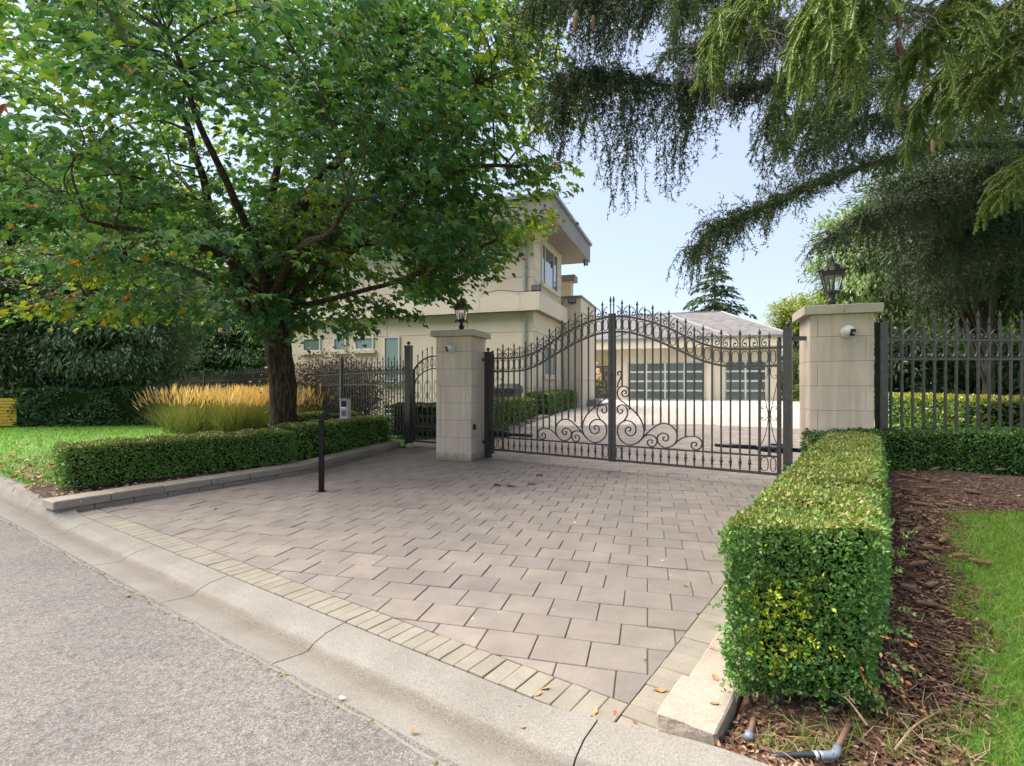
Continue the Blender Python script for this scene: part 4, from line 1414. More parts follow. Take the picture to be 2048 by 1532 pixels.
floodlight(hworld(.5, 4.2, 5.22), -TH + .1, 'small black floodlight on the parapet of the entry block')
floodlight(hworld(.83, 5.6, 7.16), -TH + 1.2, 'tiny floodlight under the far corner of the roof overhang')
MB().tube(curve([(.15, 4.28, 5.25), (.05, 4.22, 5.1), (.05, 4.22, 4.3), (.10, 4.22, 2.0), (.10, 4.22, .8)], 5), .014, 5).build('cable', 'iron_dark', HS)
MB().tube(curve([(-1.9, -.31, 4.88), (-1.2, -.31, 4.98), (-.5, -.31, 4.89), (.0, -.25, 4.9)], 5), .014, 5).build('cable', 'iron_dark', HS)
# entry block, with a step
MB().box(-.02, .80, 4.36, 8.0, 0, 5.35).build('entry_core', 'stucco', HS)
wall_rows(HS, .0, .85, [.3, 1.75, 4.35, 5.35], [], 'x', 4.36, th=.055)
wall_rows(HS, 4.36, 8.0, [.3, 1.75, 4.35, 5.35], [6.2], 'y', .80, th=.055)
MB().box(-.1, .92, 4.22, 8.05, 5.35, 5.43).build('parapet_cap', 'soffit_board', HS)
MB().box(.86, 1.5, 5.6, 7.9, .4, .68).box(.86, 1.2, 5.8, 7.7, .68, .86).build('step', 'step_stone', HS)
MB().box(-2.5, .16, 6.3, 7.0, 6.5, 6.8).build('rear_eave', 'soffit_board', HS)
MB().box(-2.5, -.05, 6.4, 7.0, 0, 6.5).build('rear_wall', 'stucco', HS)

# ---------------------------------------------------------------- garage wing
GH = empty('garage', (GO[0], GO[1], 0), -TH, 'low cream garage wing with grey hipped roof seen through the gate', 'garage')
MB().box(-.76, 8.96, .06, 9, 0, 3.95).build('wall_core', 'stucco', GH)
DX = [(0, 4.76), (6.02, 8.35)]
DZ0, DZ1 = .6, 3.02
for (a, b_) in ((-.76, -.06), (4.82, 5.96), (8.41, 8.96)):
    for za, zb in ((.4, 1.5), (1.5, DZ1 + .06)):
        MB().bevel_box(a + .006, b_ - .006, 0, .06, za + .006, zb - .006, .004).build('wall_panel', 'stucco', GH)
for a, b_ in ((-.76, 2.4), (2.4, 5.4), (5.4, 8.96)):
    MB().bevel_box(a + .006, b_ - .006, 0, .06, DZ1 + .066, 3.95, .004).build('wall_panel', 'stucco', GH)
for (a, b_), nc in zip(DX, (4, 2)):
    D = MB().box(a, b_, .02, .058, DZ0, DZ1).build('garage_door', 'garage_rail', GH)
    cw, rh = (b_ - a) / nc, (DZ1 - DZ0) / 4
    for i in range(nc):
        for j in range(4):
            MB().bevel_box(a + i * cw + .055, a + (i + 1) * cw - .055, -.003, .022, DZ0 + j * rh + .07, DZ0 + (j + 1) * rh - .05, .006).build('pane', 'garage_pane', D)
    MB().box(a - .06, a, -.03, .06, DZ0, DZ1 + .06).box(b_, b_ + .06, -.03, .06, DZ0, DZ1 + .06).box(a, b_, -.03, .06, DZ1, DZ1 + .06).build('door_frame', 'door_frame', GH)
MB().box(5.1, 5.22, -.12, -.005, .5, 3.95).build('downpipe', 'white_plastic', GH)
# recessed entrance with a dark glazed door
MB().box(-7.5, -.77, 2.2, 9, 0, 3.95).build('entrance_wall', 'stucco', GH)
door = MB().box(-2.45, -1.5, 2.12, 2.19, .65, 2.95).build('front_door', 'front_door', GH)
MB().box(-2.35, -2.0, 2.10, 2.119, .95, 2.85).box(-1.95, -1.6, 2.10, 2.119, .95, 2.85).build('door_panel', 'dark_glass', door)
MB().box(-2.55, -2.46, 2.08, 2.198, .6, 3.05).box(-1.49, -1.40, 2.08, 2.198, .6, 3.05).box(-2.46, -1.49, 2.08, 2.198, 2.96, 3.05).build('door_frame', 'window_frame', GH)
MB().box(-2.9, -1.1, 1.3, 2.07, .5, .66).build('doorstep', 'step_stone', GH)
def gl(lx, ly):
    p = GO + UV * lx + VV * ly
    return (p[0], p[1], .612)
sheet('entrance_path', [[gl(-6.5, -7), gl(.2, -7), gl(.2, -.05), gl(-.8, -.05), gl(-.8, 2.15), gl(-6.5, 2.15)]], 'driveway_far')  # added paving that keeps the lawn's green bounce off the entrance wall
# eaves and hipped roof with ridge caps
MB().box(-7.5, 9.6, -.62, -.58, 3.93, 4.56).build('fascia', 'band_panel', GH)
MB().box(9.56, 9.6, -.578, 9.6, 3.93, 4.56).build('fascia', 'band_panel', GH)
MB().box(-7.5, 9.55, -.575, 9.5, 3.952, 4.0).build('soffit', 'band_panel', GH)
MB().box(-7.5, 9.72, -.74, -.622, 4.48, 4.6).build('gutter', 'grey_metal', GH)
MB().box(9.602, 9.72, -.62, 9.6, 4.48, 4.6).build('gutter', 'grey_metal', GH)
E = 4.58
def roof_face(vs, fs): return MB().add(vs, fs).build('roof', 'shingle', GH)
roof_face([(-8, -.7, E), (9.7, -.7, E), (9.7, 9.6, E), (-8, 9.6, E), (-4, 4.2, 6.75), (5.97, 4.2, 6.75)], [(0, 1, 5, 4), (1, 2, 5), (2, 3, 4, 5), (3, 0, 4)])
roof_face([(-1.0, -.72, E + .03), (6.2, -.72, E + .03), (2.7, 2.9, 6.42), (2.7, 4.1, 6.74)], [(0, 1, 2), (1, 3, 2), (0, 2, 3)])
for a, b_ in (((9.7, -.7, E), (5.97, 4.2, 6.76)), ((6.2, -.72, E + .03), (2.7, 2.9, 6.45)), ((-1, -.72, E + .03), (2.7, 2.9, 6.45)), ((-4, 4.2, 6.76), (5.97, 4.2, 6.76))):
    MB().tube([a, b_], .07, 4, False, .5).build('ridge_cap', 'step_stone', GH)

# bins by the house, beyond the left gate leaf
def bin_(p, rz, body, lid, label):
    B = empty('wheelie_bin', p, rz, label, 'bin', 'bins by the house')
    mb = MB()
    mb.add([(-.36, -.3, 0.05), (.36, -.3, .05), (.36, .3, .05), (-.36, .3, .05), (-.42, -.36, .86), (.42, -.36, .86), (.42, .36, .86), (-.42, .36, .86)],
           [(3, 2, 1, 0), (4, 5, 6, 7), (0, 1, 5, 4), (1, 2, 6, 5), (2, 3, 7, 6), (3, 0, 4, 7)])
    mb.build('body', body, B)
    MB().add([(-.45, -.39, .86), (.45, -.39, .86), (.45, .4, .86), (-.45, .4, .86), (-.43, -.35, 1.0), (.43, -.35, 1.0), (.43, .38, 1.08), (-.43, .38, 1.08), (-.3, -.2, 1.1), (.3, -.2, 1.1), (.3, .34, 1.16), (-.3, .34, 1.16)],
             [(0, 1, 5, 4), (1, 2, 6, 5), (2, 3, 7, 6), (3, 0, 4, 7), (4, 5, 9, 8), (5, 6, 10, 9), (6, 7, 11, 10), (7, 4, 8, 11), (8, 9, 10, 11), (3, 2, 1, 0)]).build('lid', lid, B)
    for sx in (-.38, .38):
        MB().lathe([(.1, -.03), (.1, .03)], 12).build('wheel', 'black_plastic', B, loc=(sx, .3, .1), rot=(0, R(90), 0))
p = at(1013, 800, 17.3)
bin_((p.x, p.y, .42), -TH, 'grey_plastic', 'bbq_cover', 'grey bin with a black lid beyond the left gate leaf')
p = at(972, 800, 17.6)
bin_((p.x, p.y, .36), -TH, 'blue_plastic', 'blue_plastic', 'blue bin mostly hidden behind the left gate post')

# ---------------------------------------------------------------- intercom on a gooseneck post
ip = atz(643, 983, 0)
IC = empty('intercom_post', (ip.x, ip.y, 0), 0, 'black gooseneck intercom post standing on the pavers left of the gate', 'intercom')
w_ = .031
MB().box(-w_, w_, -w_, w_, -.02, 1.02).build('post', 'black_paint', IC)
MB().box(-.06, .06, -.06, .06, -.004, .006).build('base_plate', 'black_paint', IC)
MB().tube([(0, 0, 1.0), (0, 0, 1.04), (.075, .02, 1.13), (.11, .03, 1.145), (.36, .10, 1.145)], [.042, .042, .042, .042, .04], 4).build('gooseneck', 'black_paint', IC)
bx_ = MB().bevel_box(-.062, .062, -.045, .045, -.135, .135, .006).build('speaker_box', 'grey_metal', IC, loc=(.345, -.02, 1.175), rot=(0, 0, R(-12)))
MB().box(-.034, .042, -.052, -.046, .03, .115).build('screen', 'black_paint', bx_)
MB().box(-.034, .042, -.056, -.046, .012, .024).build('trim', 'white_plastic', bx_)
for k in range(5):
    MB().box(-.032 + k * .016, -.025 + k * .016, -.050, -.046, -.10, -.02).build('grille_slot', 'iron_dark', bx_)
MB().box(-.07, .07, -.07, .046, .136, .146).build('rain_hood', 'grey_metal', bx_)

# yellow slatted panel at the far left
yp = at(-6, 832, 17.5)
YF = empty('yellow_slat_fence', (yp.x, yp.y, .1), R(20), 'yellow slatted wooden panel at the far left edge of the lawn', 'fence')
for k in range(9):
    MB().bevel_box(-.6, .52, -.012, .012, .06 + k * .105, .06 + k * .105 + .09, .004).build('slat', 'yellow_wood', YF)
for x in (-.55, .48):
    MB().box(x - .03, x + .03, .013, .06, -.05, 1.02).build('post', 'yellow_wood', YF)

# ================================================================== HEDGES
def hedge(name, p0, p1, width, z0, z1, label, leaf, cols, w, dens, top_cols=None, top_w=None, group='clipped box hedges', side=1, skew0=0.0, lump=.03, bare=.0, nscale=1.0, holes=0.0, margin=.055, taper=0.0):
    """clipped hedge whose front line runs p0-p1, thickness to the left (side=1) or right (side=-1)"""
    p0, p1 = np.array(p0, float), np.array(p1, float)
    L_ = float(np.linalg.norm(p1 - p0)); d = (p1 - p0) / L_
    nn = np.array([-d[1], d[0]]) * side
    H = empty(name, (p0[0], p0[1], min(z0, z1)), 0, label, 'hedge', group)
    o = np.array([p0[0], p0[1], 0.0]); D3 = np.array([d[0], d[1], 0]); N3 = np.array([nn[0], nn[1], 0]); U3 = np.array([0, 0, 1.0])
    h = z1 - z0
    # core
    m = margin
    nx, ny, nz = max(4, int(L_ / .12)), max(3, int(width / .12)), max(3, int(h / .12))
    core = MB()
    def cpt(a, b_, c):
        q = np.array([a, b_, c])
        P = o + D3 * a + N3 * b_ + U3 * c
        k = 1 + 0 * a
        P = P + lump * noise3(P[None] * nscale, 5.0)[0] * np.array([.7, .7, .6])
        return tuple(P - np.array([p0[0], p0[1], min(z0, z1)]))
    def quad_grid(f, n1, n2):
        vs = [f(i / n1, j / n2) for i in range(n1 + 1) for j in range(n2 + 1)]
        fs = [(i * (n2 + 1) + j, (i + 1) * (n2 + 1) + j, (i + 1) * (n2 + 1) + j + 1, i * (n2 + 1) + j + 1) for i in range(n1) for j in range(n2)]
        core.add(vs, fs)
    zb = z0 + bare
    def sk(b_): return skew0 * b_ / width
    quad_grid(lambda a, c: cpt(lerp(m + sk(m), L_ - m, a), m, lerp(zb, z1 - m, c)), nx, nz)
    quad_grid(lambda a, c: cpt(lerp(m + sk(width), L_ - m, a), width - m, lerp(zb, z1 - m, c)), nx, nz)
    quad_grid(lambda a, c: cpt(lerp(m + sk(lerp(m, width - m, c)), L_ - m, a), lerp(m, width - m, c), z1 - m), nx, ny)
    quad_grid(lambda a, c: cpt(lerp(m + sk(lerp(m, width - m, c)), L_ - m, a), lerp(m, width - m, c), zb), nx, ny)
    quad_grid(lambda a, c: cpt(m + sk(lerp(m, width - m, a)), lerp(m, width - m, a), lerp(zb, z1 - m, c)), ny, nz)
    quad_grid(lambda a, c: cpt(L_ - m, lerp(m, width - m, a), lerp(zb, z1 - m, c)), ny, nz)
    core.build('core', 'hedge_core', H)
    # leaves on five faces
    faces = [('f', L_ * h), ('b', L_ * h * .6), ('t', L_ * width * 1.25), ('s', width * h), ('e', width * h)]
    P_, Nn_, top_ = [], [], []
    for k, area in faces:
        n = int(area * dens)
        a, c = RNG.random(n), RNG.random(n)
        dep = np.abs(RNG.normal(0, .022, n)) - .012
        if k in 'fb':
            x = a * L_; z = zb + c * (z1 - zb)
            y = dep if k == 'f' else width - dep
            x = x + skew0 * y / width * (1 - a)
            nv = np.tile(-N3 if k == 'f' else N3, (n, 1))
        elif k == 't':
            y = c * width; x = a * L_ + skew0 * c * (1 - a); z = z1 - dep * .8
            nv = np.tile(U3, (n, 1))
        else:
            y = c * width; z = zb + a * (z1 - zb)
            x = (dep + skew0 * c) if k == 's' else (L_ - dep)
            nv = np.tile(-D3 if k == 's' else D3, (n, 1))
        # round the edges a little
        q = o + x[:, None] * D3 + y[:, None] * N3 + z[:, None] * U3
        q = q + (lump * noise3(q * nscale, 5.0) + lump * .5 * noise3(q * nscale, 13.0, 3.0))[:, None] * nv
        rz = np.clip((z - (z1 - .07)) / .07, 0, 1)
        if k != 't':
            q = q - nv * (rz ** 2)[:, None] * .05
            if taper: q = q - nv * (np.clip((z0 + .45 - q[:, 2]) / .45, 0, 1) ** 1.4 * taper)[:, None]
        else:
            eb = np.minimum(np.minimum(y, width - y), np.minimum(np.abs(x - sk(0)), L_ - x)) / .09
            q[:, 2] -= .035 * np.clip(1 - eb, 0, 1) ** 2
        if taper:
            kp = (RNG.random(len(q)) > np.clip((z0 + .16 - q[:, 2]) / .16, 0, 1) * .7)
            q, nv, n = q[kp], nv[kp], int(kp.sum())
        if holes:
            keep = (noise3(q, 9.0, 5.0) < 1 - holes) | (RNG.random(n) < .35)
            q, nv = q[keep], nv[keep]
        P_.append(q); Nn_.append(nv); top_.append(np.full(len(q), k == 't'))
    P_ = np.concatenate(P_); Nn_ = np.concatenate(Nn_); top_ = np.concatenate(top_)
    n = len(P_)
    axis = nrm(Nn_ * .55 + rand_dirs(n) * .9 + np.array([0, 0, .25]))
    normal = nrm(Nn_ * .8 + rand_dirs(n) * .7 + np.array([0, 0, .3]))
    size = leaf * (0.5 + .95 * RNG.random(n) ** 1.3)
    col = mixcol(cols, n, w) * 1.95
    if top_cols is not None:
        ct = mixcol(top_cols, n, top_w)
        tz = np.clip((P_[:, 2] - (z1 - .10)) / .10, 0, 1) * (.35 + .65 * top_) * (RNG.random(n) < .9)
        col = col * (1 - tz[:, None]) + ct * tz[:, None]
    pat = noise3(P_, 2.2, 9.0)[:, None]
    col = col * (1 + .22 * pat)
    P_ = P_ - np.array([p0[0], p0[1], min(z0, z1)])
    return H, P_, axis, normal, size, col

def hedge_leaves(H, P_, axis, normal, size, col, T=T_BOX1):
    o = obj('foliage', cloud_mesh('foliage', P_, axis, normal, size, T[0], T[1], col, 'box_leaf'), H)
    return o

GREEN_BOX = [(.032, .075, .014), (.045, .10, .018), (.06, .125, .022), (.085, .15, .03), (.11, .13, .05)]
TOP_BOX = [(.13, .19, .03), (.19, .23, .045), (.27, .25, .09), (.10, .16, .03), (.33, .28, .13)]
# right hedge: large, close; leaves small and many
h0 = EDGE_C + NV * .16 - DV * .40
h1 = EDGE_C + NV * 5.75 - DV * .40
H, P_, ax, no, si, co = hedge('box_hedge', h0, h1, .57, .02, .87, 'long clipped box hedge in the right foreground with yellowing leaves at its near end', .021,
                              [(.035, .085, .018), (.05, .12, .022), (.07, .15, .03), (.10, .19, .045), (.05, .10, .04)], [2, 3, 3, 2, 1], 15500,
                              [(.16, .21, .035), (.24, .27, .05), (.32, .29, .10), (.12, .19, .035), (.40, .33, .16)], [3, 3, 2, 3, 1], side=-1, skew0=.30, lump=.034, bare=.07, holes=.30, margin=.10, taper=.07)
W = P_ + np.array([h0[0], h0[1], .02])
# nearer leaves are kept small; farther ones are thinned and enlarged
dist = W[:, 1]
keep = RNG.random(len(W)) < np.clip(1.25 - dist * .13, .35, 1)
si = si * np.clip(.85 + dist * .10, 1, 1.6)
# patch of lime-yellow new shoots on the near face
tt = (W[:, :2] - EDGE_C) @ NV; ww = (W[:, :2] - EDGE_C) @ (-DV)
patch = np.exp(-((ww - .62) / .10) ** 2 - ((W[:, 2] - .42) / .20) ** 2) * (tt < .62) * (noise3(W, 11.0) > -.25)
pm_ = (RNG.random(len(W)) < patch * .6)
co[pm_] = mixcol([(.40, .52, .03), (.50, .54, .04), (.30, .44, .04)], int(pm_.sum()))
hedge_leaves(H, P_[keep], ax[keep], no[keep], si[keep], co[keep], T_BOX)
# shoots sticking out of the near face
sh_p, sh_a, sh_n, sh_s, sh_c = [], [], [], [], []
stw = MB()
for k in range(420):
    w_ = random.uniform(.38, 1.04); z = random.uniform(.06, .84)
    t_ = .16 + .30 * (w_ - .40) / .62
    base = EDGE_C + NV * (t_ + .05) - DV * w_
    dirv = nrm(np.array([-NV[0] * .8 + random.gauss(0, .5), -NV[1] * .8 + random.gauss(0, .4), random.uniform(-.25, .75)]))
    if k % 4 == 0:
        base = EDGE_C + NV * random.uniform(.2, 3.0) - DV * .44
        dirv = nrm(np.array([DV[0] + random.gauss(0, .4), DV[1] + random.gauss(0, .4), random.uniform(-.1, .8)]))
    lime = abs(w_ - .62) < .13 and .2 < z < .62 and k % 4
    b3 = np.array([base[0], base[1], z])
    ln = random.uniform(.05, .12)
    stw.tube([b3 - np.array([h0[0], h0[1], .02]), b3 + dirv * ln - np.array([h0[0], h0[1], .02])], .0012, 3)
    for j in range(9):
        u = j / 8
        q = b3 + dirv * ln * (.25 + .8 * u)
        sd_ = nrm(np.cross(dirv, rand_dirs(1)[0]))
        sh_p.append(q); sh_a.append(nrm(sd_ * .8 + dirv * .75)); sh_n.append(nrm(np.cross(sd_, dirv) + rand_dirs(1)[0] * .3)); sh_s.append(random.uniform(.018, .027))
        sh_c.append(random.choice([(.42, .54, .03), (.52, .55, .04), (.34, .48, .04)]) if lime else random.choice([(.08, .18, .04), (.12, .25, .06), (.18, .30, .09)]))
obj('shoots', cloud_mesh('shoots', np.array(sh_p) - np.array([h0[0], h0[1], .02]), np.array(sh_a), np.array(sh_n), np.array(sh_s), T_BOX[0], T_BOX[1], np.array(sh_c), 'box_leaf'), H)
# woody stems under the near end, dead orange sprig
for k in range(26):
    w_ = random.uniform(.46, 1.0); t_ = .24 + .3 * (w_ - .4) / .62 + random.uniform(0, .35)
    b = EDGE_C + NV * t_ - DV * w_
    pts = [(b[0] - h0[0], b[1] - h0[1], -.02)]
    for j in range(4):
        pts.append((pts[-1][0] + random.gauss(0, .03), pts[-1][1] + random.gauss(0, .03), pts[-1][2] + random.uniform(.06, .12)))
    stw.tube(pts, [.011, .009, .007, .005, .003], 5)
tag(stw.build('stems', 'twig_bark', H), kind='stuff')
ds_p, ds_a, ds_n, ds_s, ds_c = [], [], [], [], []
for k in range(7):
    b3 = np.array([*(EDGE_C + NV * .44 - DV * random.uniform(.86, 1.0)), random.uniform(.22, .42)])
    dirv = nrm(np.array([random.uniform(-.1, .7), -random.uniform(.3, 1), random.uniform(-.7, .2)]))
    for j in range(10):
        sd_ = rand_dirs(1)[0]
        ds_p.append(b3 + dirv * (.02 + .018 * j)); ds_a.append(nrm(sd_ * .6 + dirv)); ds_n.append(rand_dirs(1)[0]); ds_s.append(.026); ds_c.append(random.choice([(.36, .15, .06), (.28, .12, .05), (.42, .2, .09)]))
tag(obj('dead_sprig', cloud_mesh('dead_sprig', np.array(ds_p) - np.array([h0[0], h0[1], .02]), np.array(ds_a), np.array(ds_n), np.array(ds_s), T_BOX[0], T_BOX[1], np.array(ds_c), 'box_leaf'), H), kind='stuff')

def add_hedge(p0, p1, width, z0, z1, label, leaf, dens, cols=GREEN_BOX, w=None, top=TOP_BOX, tw_=None, **kw):
    H, *r = hedge('box_hedge', p0, p1, width, z0, z1, label, leaf, cols, w, dens, top, tw_, **kw)
    hedge_leaves(H, *r)
    return H
# cross hedge in front of the right fence
cr = EDGE_C + NV * 5.35 - DV * .98
add_hedge((cr[0] - .25, 6.92), (cr[0] + 3.6, 6.95), .62, .25, .87, 'dark clipped box hedge below the right iron fence', .034, 4200, cols=[(.03, .07, .016), (.045, .10, .02), (.06, .12, .024)], top=[(.08, .15, .03), (.06, .12, .025)], side=1, lump=.03)
# left hedges
add_hedge((-5.72, 6.75), (-3.80, 9.2), .68, .13, .70, 'long low box hedge behind the grey planter wall on the left', .033, 5200, w=[3, 4, 3, 2, 1], side=1, lump=.035, bare=.05, holes=.2)
add_hedge((-3.98, 9.75), (-2.98, 12.9), .62, .13, .73, 'low box hedge behind the intercom post, leading to the side gate', .042, 2600, w=[2, 3, 4, 3, 1], side=1, lump=.03)
add_hedge((-5.9, 12.9), (-4.1, 13.9), .55, .13, .78, 'short box hedge at the foot of the iron fence, right of the maple trunk', .05, 1700, side=1, lump=.03)
add_hedge((-3.4, 14.9), (-1.1, 14.3), .6, .1, .98, 'dark box hedge behind the small side gate', .055, 1500, cols=[(.02, .045, .012), (.03, .06, .015)], top=[(.05, .09, .02)], side=1, lump=.03)
# hedges beside the inner driveway
add_hedge((-.60, 13.6), (.72, 16.2), .8, .2, 1.11, 'sunlit clipped hedge inside the gate, behind the left gate leaf', .06, 1500, cols=[(.05, .10, .02), (.08, .14, .025), (.11, .17, .03)], side=1, lump=.03)
add_hedge((1.20, 17.6), (2.78, 22.6), .75, .45, 1.25, 'farther clipped hedge against the side wall of the house', .07, 1100, cols=[(.035, .075, .018), (.06, .11, .022), (.09, .15, .03)], side=1, lump=.03)
# hedges behind the right fence
add_hedge((8.9, 8.7), (12.4, 17.8), .9, .2, 1.24, 'yellow-green clipped hedge sunlit on top, behind the right fence', .07, 900, cols=[(.05, .09, .02), (.08, .13, .025)], top=[(.36, .34, .05), (.28, .30, .04), (.42, .36, .07)], side=1, lump=.03)  # yellow top leaf colours stand in for sun falling on the top
a_, b2 = at(1862, 790, 24), at(2010, 790, 24)
add_hedge((a_.x, a_.y), (b2.x, b2.y), .9, .3, 1.37, 'small far clipped hedge in front of the distant grey fence', .10, 500, cols=[(.05, .10, .02), (.10, .17, .03)], side=1, lump=.04)
a_, b2 = at(1565, 800, 33), at(1640, 800, 30)
add_hedge((a_.x, a_.y), (b2.x, b2.y), .9, .5, 1.45, 'small far hedge beside the right end of the garage', .12, 400, cols=[(.05, .09, .02), (.08, .13, .025)], side=1, lump=.04)

# stone edging of the inner beds
def inner_wall(path, z_add, label):
    P = [atg(*q) for q in path]
    E_ = empty('inner_planter_wall', (P[0].x, P[0].y, P[0].z), 0, label, 'wall', 'low walls of the inner beds')
    for a, b_ in zip(P[:-1], P[1:]):
        L_ = (b_ - a).to_2d().length; an = math.atan2((b_ - a).y, (b_ - a).x)
        n = max(2, int(L_ / .42))
        for r_ in range(2):
            for k in range(n):
                t0, t1 = (k + .5 * (r_ % 2) * .6) / n, min(1, (k + 1 + .5 * (r_ % 2) * .6) / n)
                c = lerp(a, b_, t0)
                l = L_ * (t1 - t0)
                if l < .08: continue
                MB().bevel_box(.004, l - .004, -.02 * r_, .24, -.06 + .09 * r_, .028 + .09 * r_ + random.uniform(-.004, .004), .008).build('wall_block', 'inner_wall_stone', E_, loc=c - P[0], rot=(0, 0, an))
    return E_
inner_wall([(1008, 865), (1050, 850), (1097, 835)], 0, 'low stone edging of the first hedge bed inside the gate')
inner_wall([(1078, 829), (1118, 823), (1163, 813)], 0, 'low stone edging of the farther hedge bed by the house')

# ================================================================== MAPLE
MT = np.array([-5.2, 12.0])
maple = empty('maple_tree', (MT[0], MT[1], .1), 0, 'large green maple tree with dark furrowed trunk on the left', 'tree')
M0 = Vector((MT[0], MT[1], .1))
tp = [at(570, 915, 12.0), at(568, 860, 12.0), at(566, 800, 12.0), at(562, 740, 12.0), at(555, 690, 12.0), at(548, 655, 12.0), at(543, 610, 12.0)]
tp[0].z = -.05
trunk = MB()
def bark_tube(mb, pts, rs, n=16, am=.10):
    s0 = len(mb.v)
    mb.tube([Vector(p) - M0 for p in pts], rs, n)
    for i in range(s0, len(mb.v)):
        v_ = Vector(mb.v[i]); ring_i = (i - s0) // n
        c = Vector(pts[min(ring_i, len(pts) - 1)]) - M0
        k = 1 + am * mnoise.noise(Vector((v_.x * 5, v_.y * 5, v_.z * 1.2))) + am * .7 * mnoise.noise(Vector((v_.x * 13, v_.y * 13, v_.z * 2)))
        mb.v[i] = tuple(c + (v_ - c) * k)
tc = curve(tp, 6)
bark_tube(trunk, tc, [lerp(.40, .295, min(1, i / 8)) if i < 8 else lerp(.295, .265, (i - 8) / (len(tc) - 9)) if i < len(tc) - 8 else lerp(.27, .25, (i - len(tc) + 8) / 8) for i in range(len(tc))], 22, .13)
LIMBS = [
 ([(520, 660, 12), (478, 590, 11.9), (462, 480, 11.8), (425, 425, 11.6), (390, 300, 11.3), (345, 150, 11), (300, -60, 10.6)], .19),
 ([(542, 630, 12), (530, 540, 12.1), (535, 420, 12.4), (560, 300, 12.8), (535, 150, 13), (505, -40, 13.2)], .18),
 ([(550, 630, 12), (585, 470, 11.9), (610, 400, 11.7), (672, 325, 11.4), (720, 260, 11.1), (800, 60, 10.6), (830, -60, 10.4)], .20),
 ([(555, 620, 12), (590, 480, 12.1), (650, 420, 12), (735, 385, 11.6), (800, 320, 11), (880, 240, 10.4), (960, 170, 10)], .13),
 ([(560, 650, 12), (610, 560, 11.6), (690, 500, 11), (780, 440, 10.4), (830, 380, 10), (920, 340, 9.6), (1040, 330, 9.3)], .12),
 ([(535, 650, 12), (500, 560, 11.2), (420, 500, 10.2), (300, 470, 9.2), (170, 440, 8.4)], .13),
 ([(545, 640, 12), (600, 500, 13.2), (640, 350, 14.4), (620, 180, 15.2), (600, 20, 15.6)], .15),
 ([(520, 650, 12), (450, 570, 12.1), (330, 530, 12.3), (200, 520, 12.6), (40, 500, 12.8)], .12),
 ([(560, 640, 12), (660, 540, 13.4), (800, 430, 14.4), (930, 380, 15)], .12),
 ([(545, 640, 12), (560, 560, 10.8), (600, 500, 9.6), (650, 470, 8.4), (700, 400, 7.4)], .11),
 ([(530, 650, 12), (470, 540, 13.2), (380, 380, 14.3), (250, 240, 15)], .13),
 ([(540, 640, 12), (520, 520, 10.9), (470, 400, 9.6), (400, 250, 8.4), (330, 60, 7.6)], .12),
 ([(545, 620, 12), (610, 610, 11.6), (700, 590, 11), (800, 560, 10.4), (900, 520, 9.9), (990, 480, 9.6)], .075),
]
limb_pts, limb_r = [], []
for pts, r0 in LIMBS:
    c = curve([at(*p) for p in pts], 7)
    n = len(c)
    c = [p + Vector((mnoise.noise(p * 1.3), mnoise.noise(p * 1.3 + Vector((5, 0, 0))), mnoise.noise(p * 1.3 + Vector((0, 9, 0))))) * .10 * (i / n) for i, p in enumerate(c)]
    rs = [lerp(r0, .03, (i / (n - 1)) ** .75) for i in range(n)]
    bark_tube(trunk, c, rs, 10, .08)
    for p, r_ in zip(c[5:], rs[5:]):
        limb_pts.append(p); limb_r.append(r_)
LPn = np.array([tuple(p) for p in limb_pts])
# crown: leaf sprays through an uneven ellipsoid
CC, CR = np.array([-4.75, 11.4, 6.7]), np.array([6.3, 6.0, 4.9])
n_try = 6200
d = rand_dirs(n_try)
rad = RNG.random(n_try) ** .42
Q = CC + d * rad[:, None] * CR * (1 + .10 * noise3(d, 3.0))[:, None]
under = 2.55 + .055 * ((Q[:, 0] - CC[0]) ** 2 + (Q[:, 1] - CC[1]) ** 2) * .55
px = CX + FPX * Q[:, 0] / Q[:, 1]; py = HY - FPX * (Q[:, 2] - EYE) / Q[:, 1]
def low_line(x):        # underside of the crown as it hangs over the hedge and the house
    return np.interp(x, [-400, 0, 120, 300, 480, 540, 620, 700, 800, 880, 960, 1030, 1080, 1120, 1160, 1190, 1300], [600, 625, 640, 640, 650, 680, 660, 665, 650, 590, 550, 510, 470, 430, 360, 300, 150])
ok = (Q[:, 2] > 2.2) & (py < low_line(px) - 8) & (py > -330)
gap = noise3(Q, .85, 2.0) + .6 * noise3(Q, 2.1, 7.0)
ok &= gap > -.22
# open heart of the crown, where the sky shows between the limbs
heart = np.exp(-((px - 430) / 190) ** 2 - ((py - 260) / 190) ** 2)
ok &= RNG.random(n_try) > heart * .85
ok &= (py > -50) | (RNG.random(n_try) < .16)
left = np.exp(-((px - 60) / 170) ** 2 - ((py - 230) / 230) ** 2)
ok &= RNG.random(n_try) > left * .55
front = (Q[:, 1] < 11.2) & (px > 430) & (px < 820) & (py > 300) & (py < 600)
ok &= ~(front & (RNG.random(n_try) < .5))
Q = Q[ok]
if len(Q) > 1380: Q = Q[:1380]
print('maple sprays', len(Q))
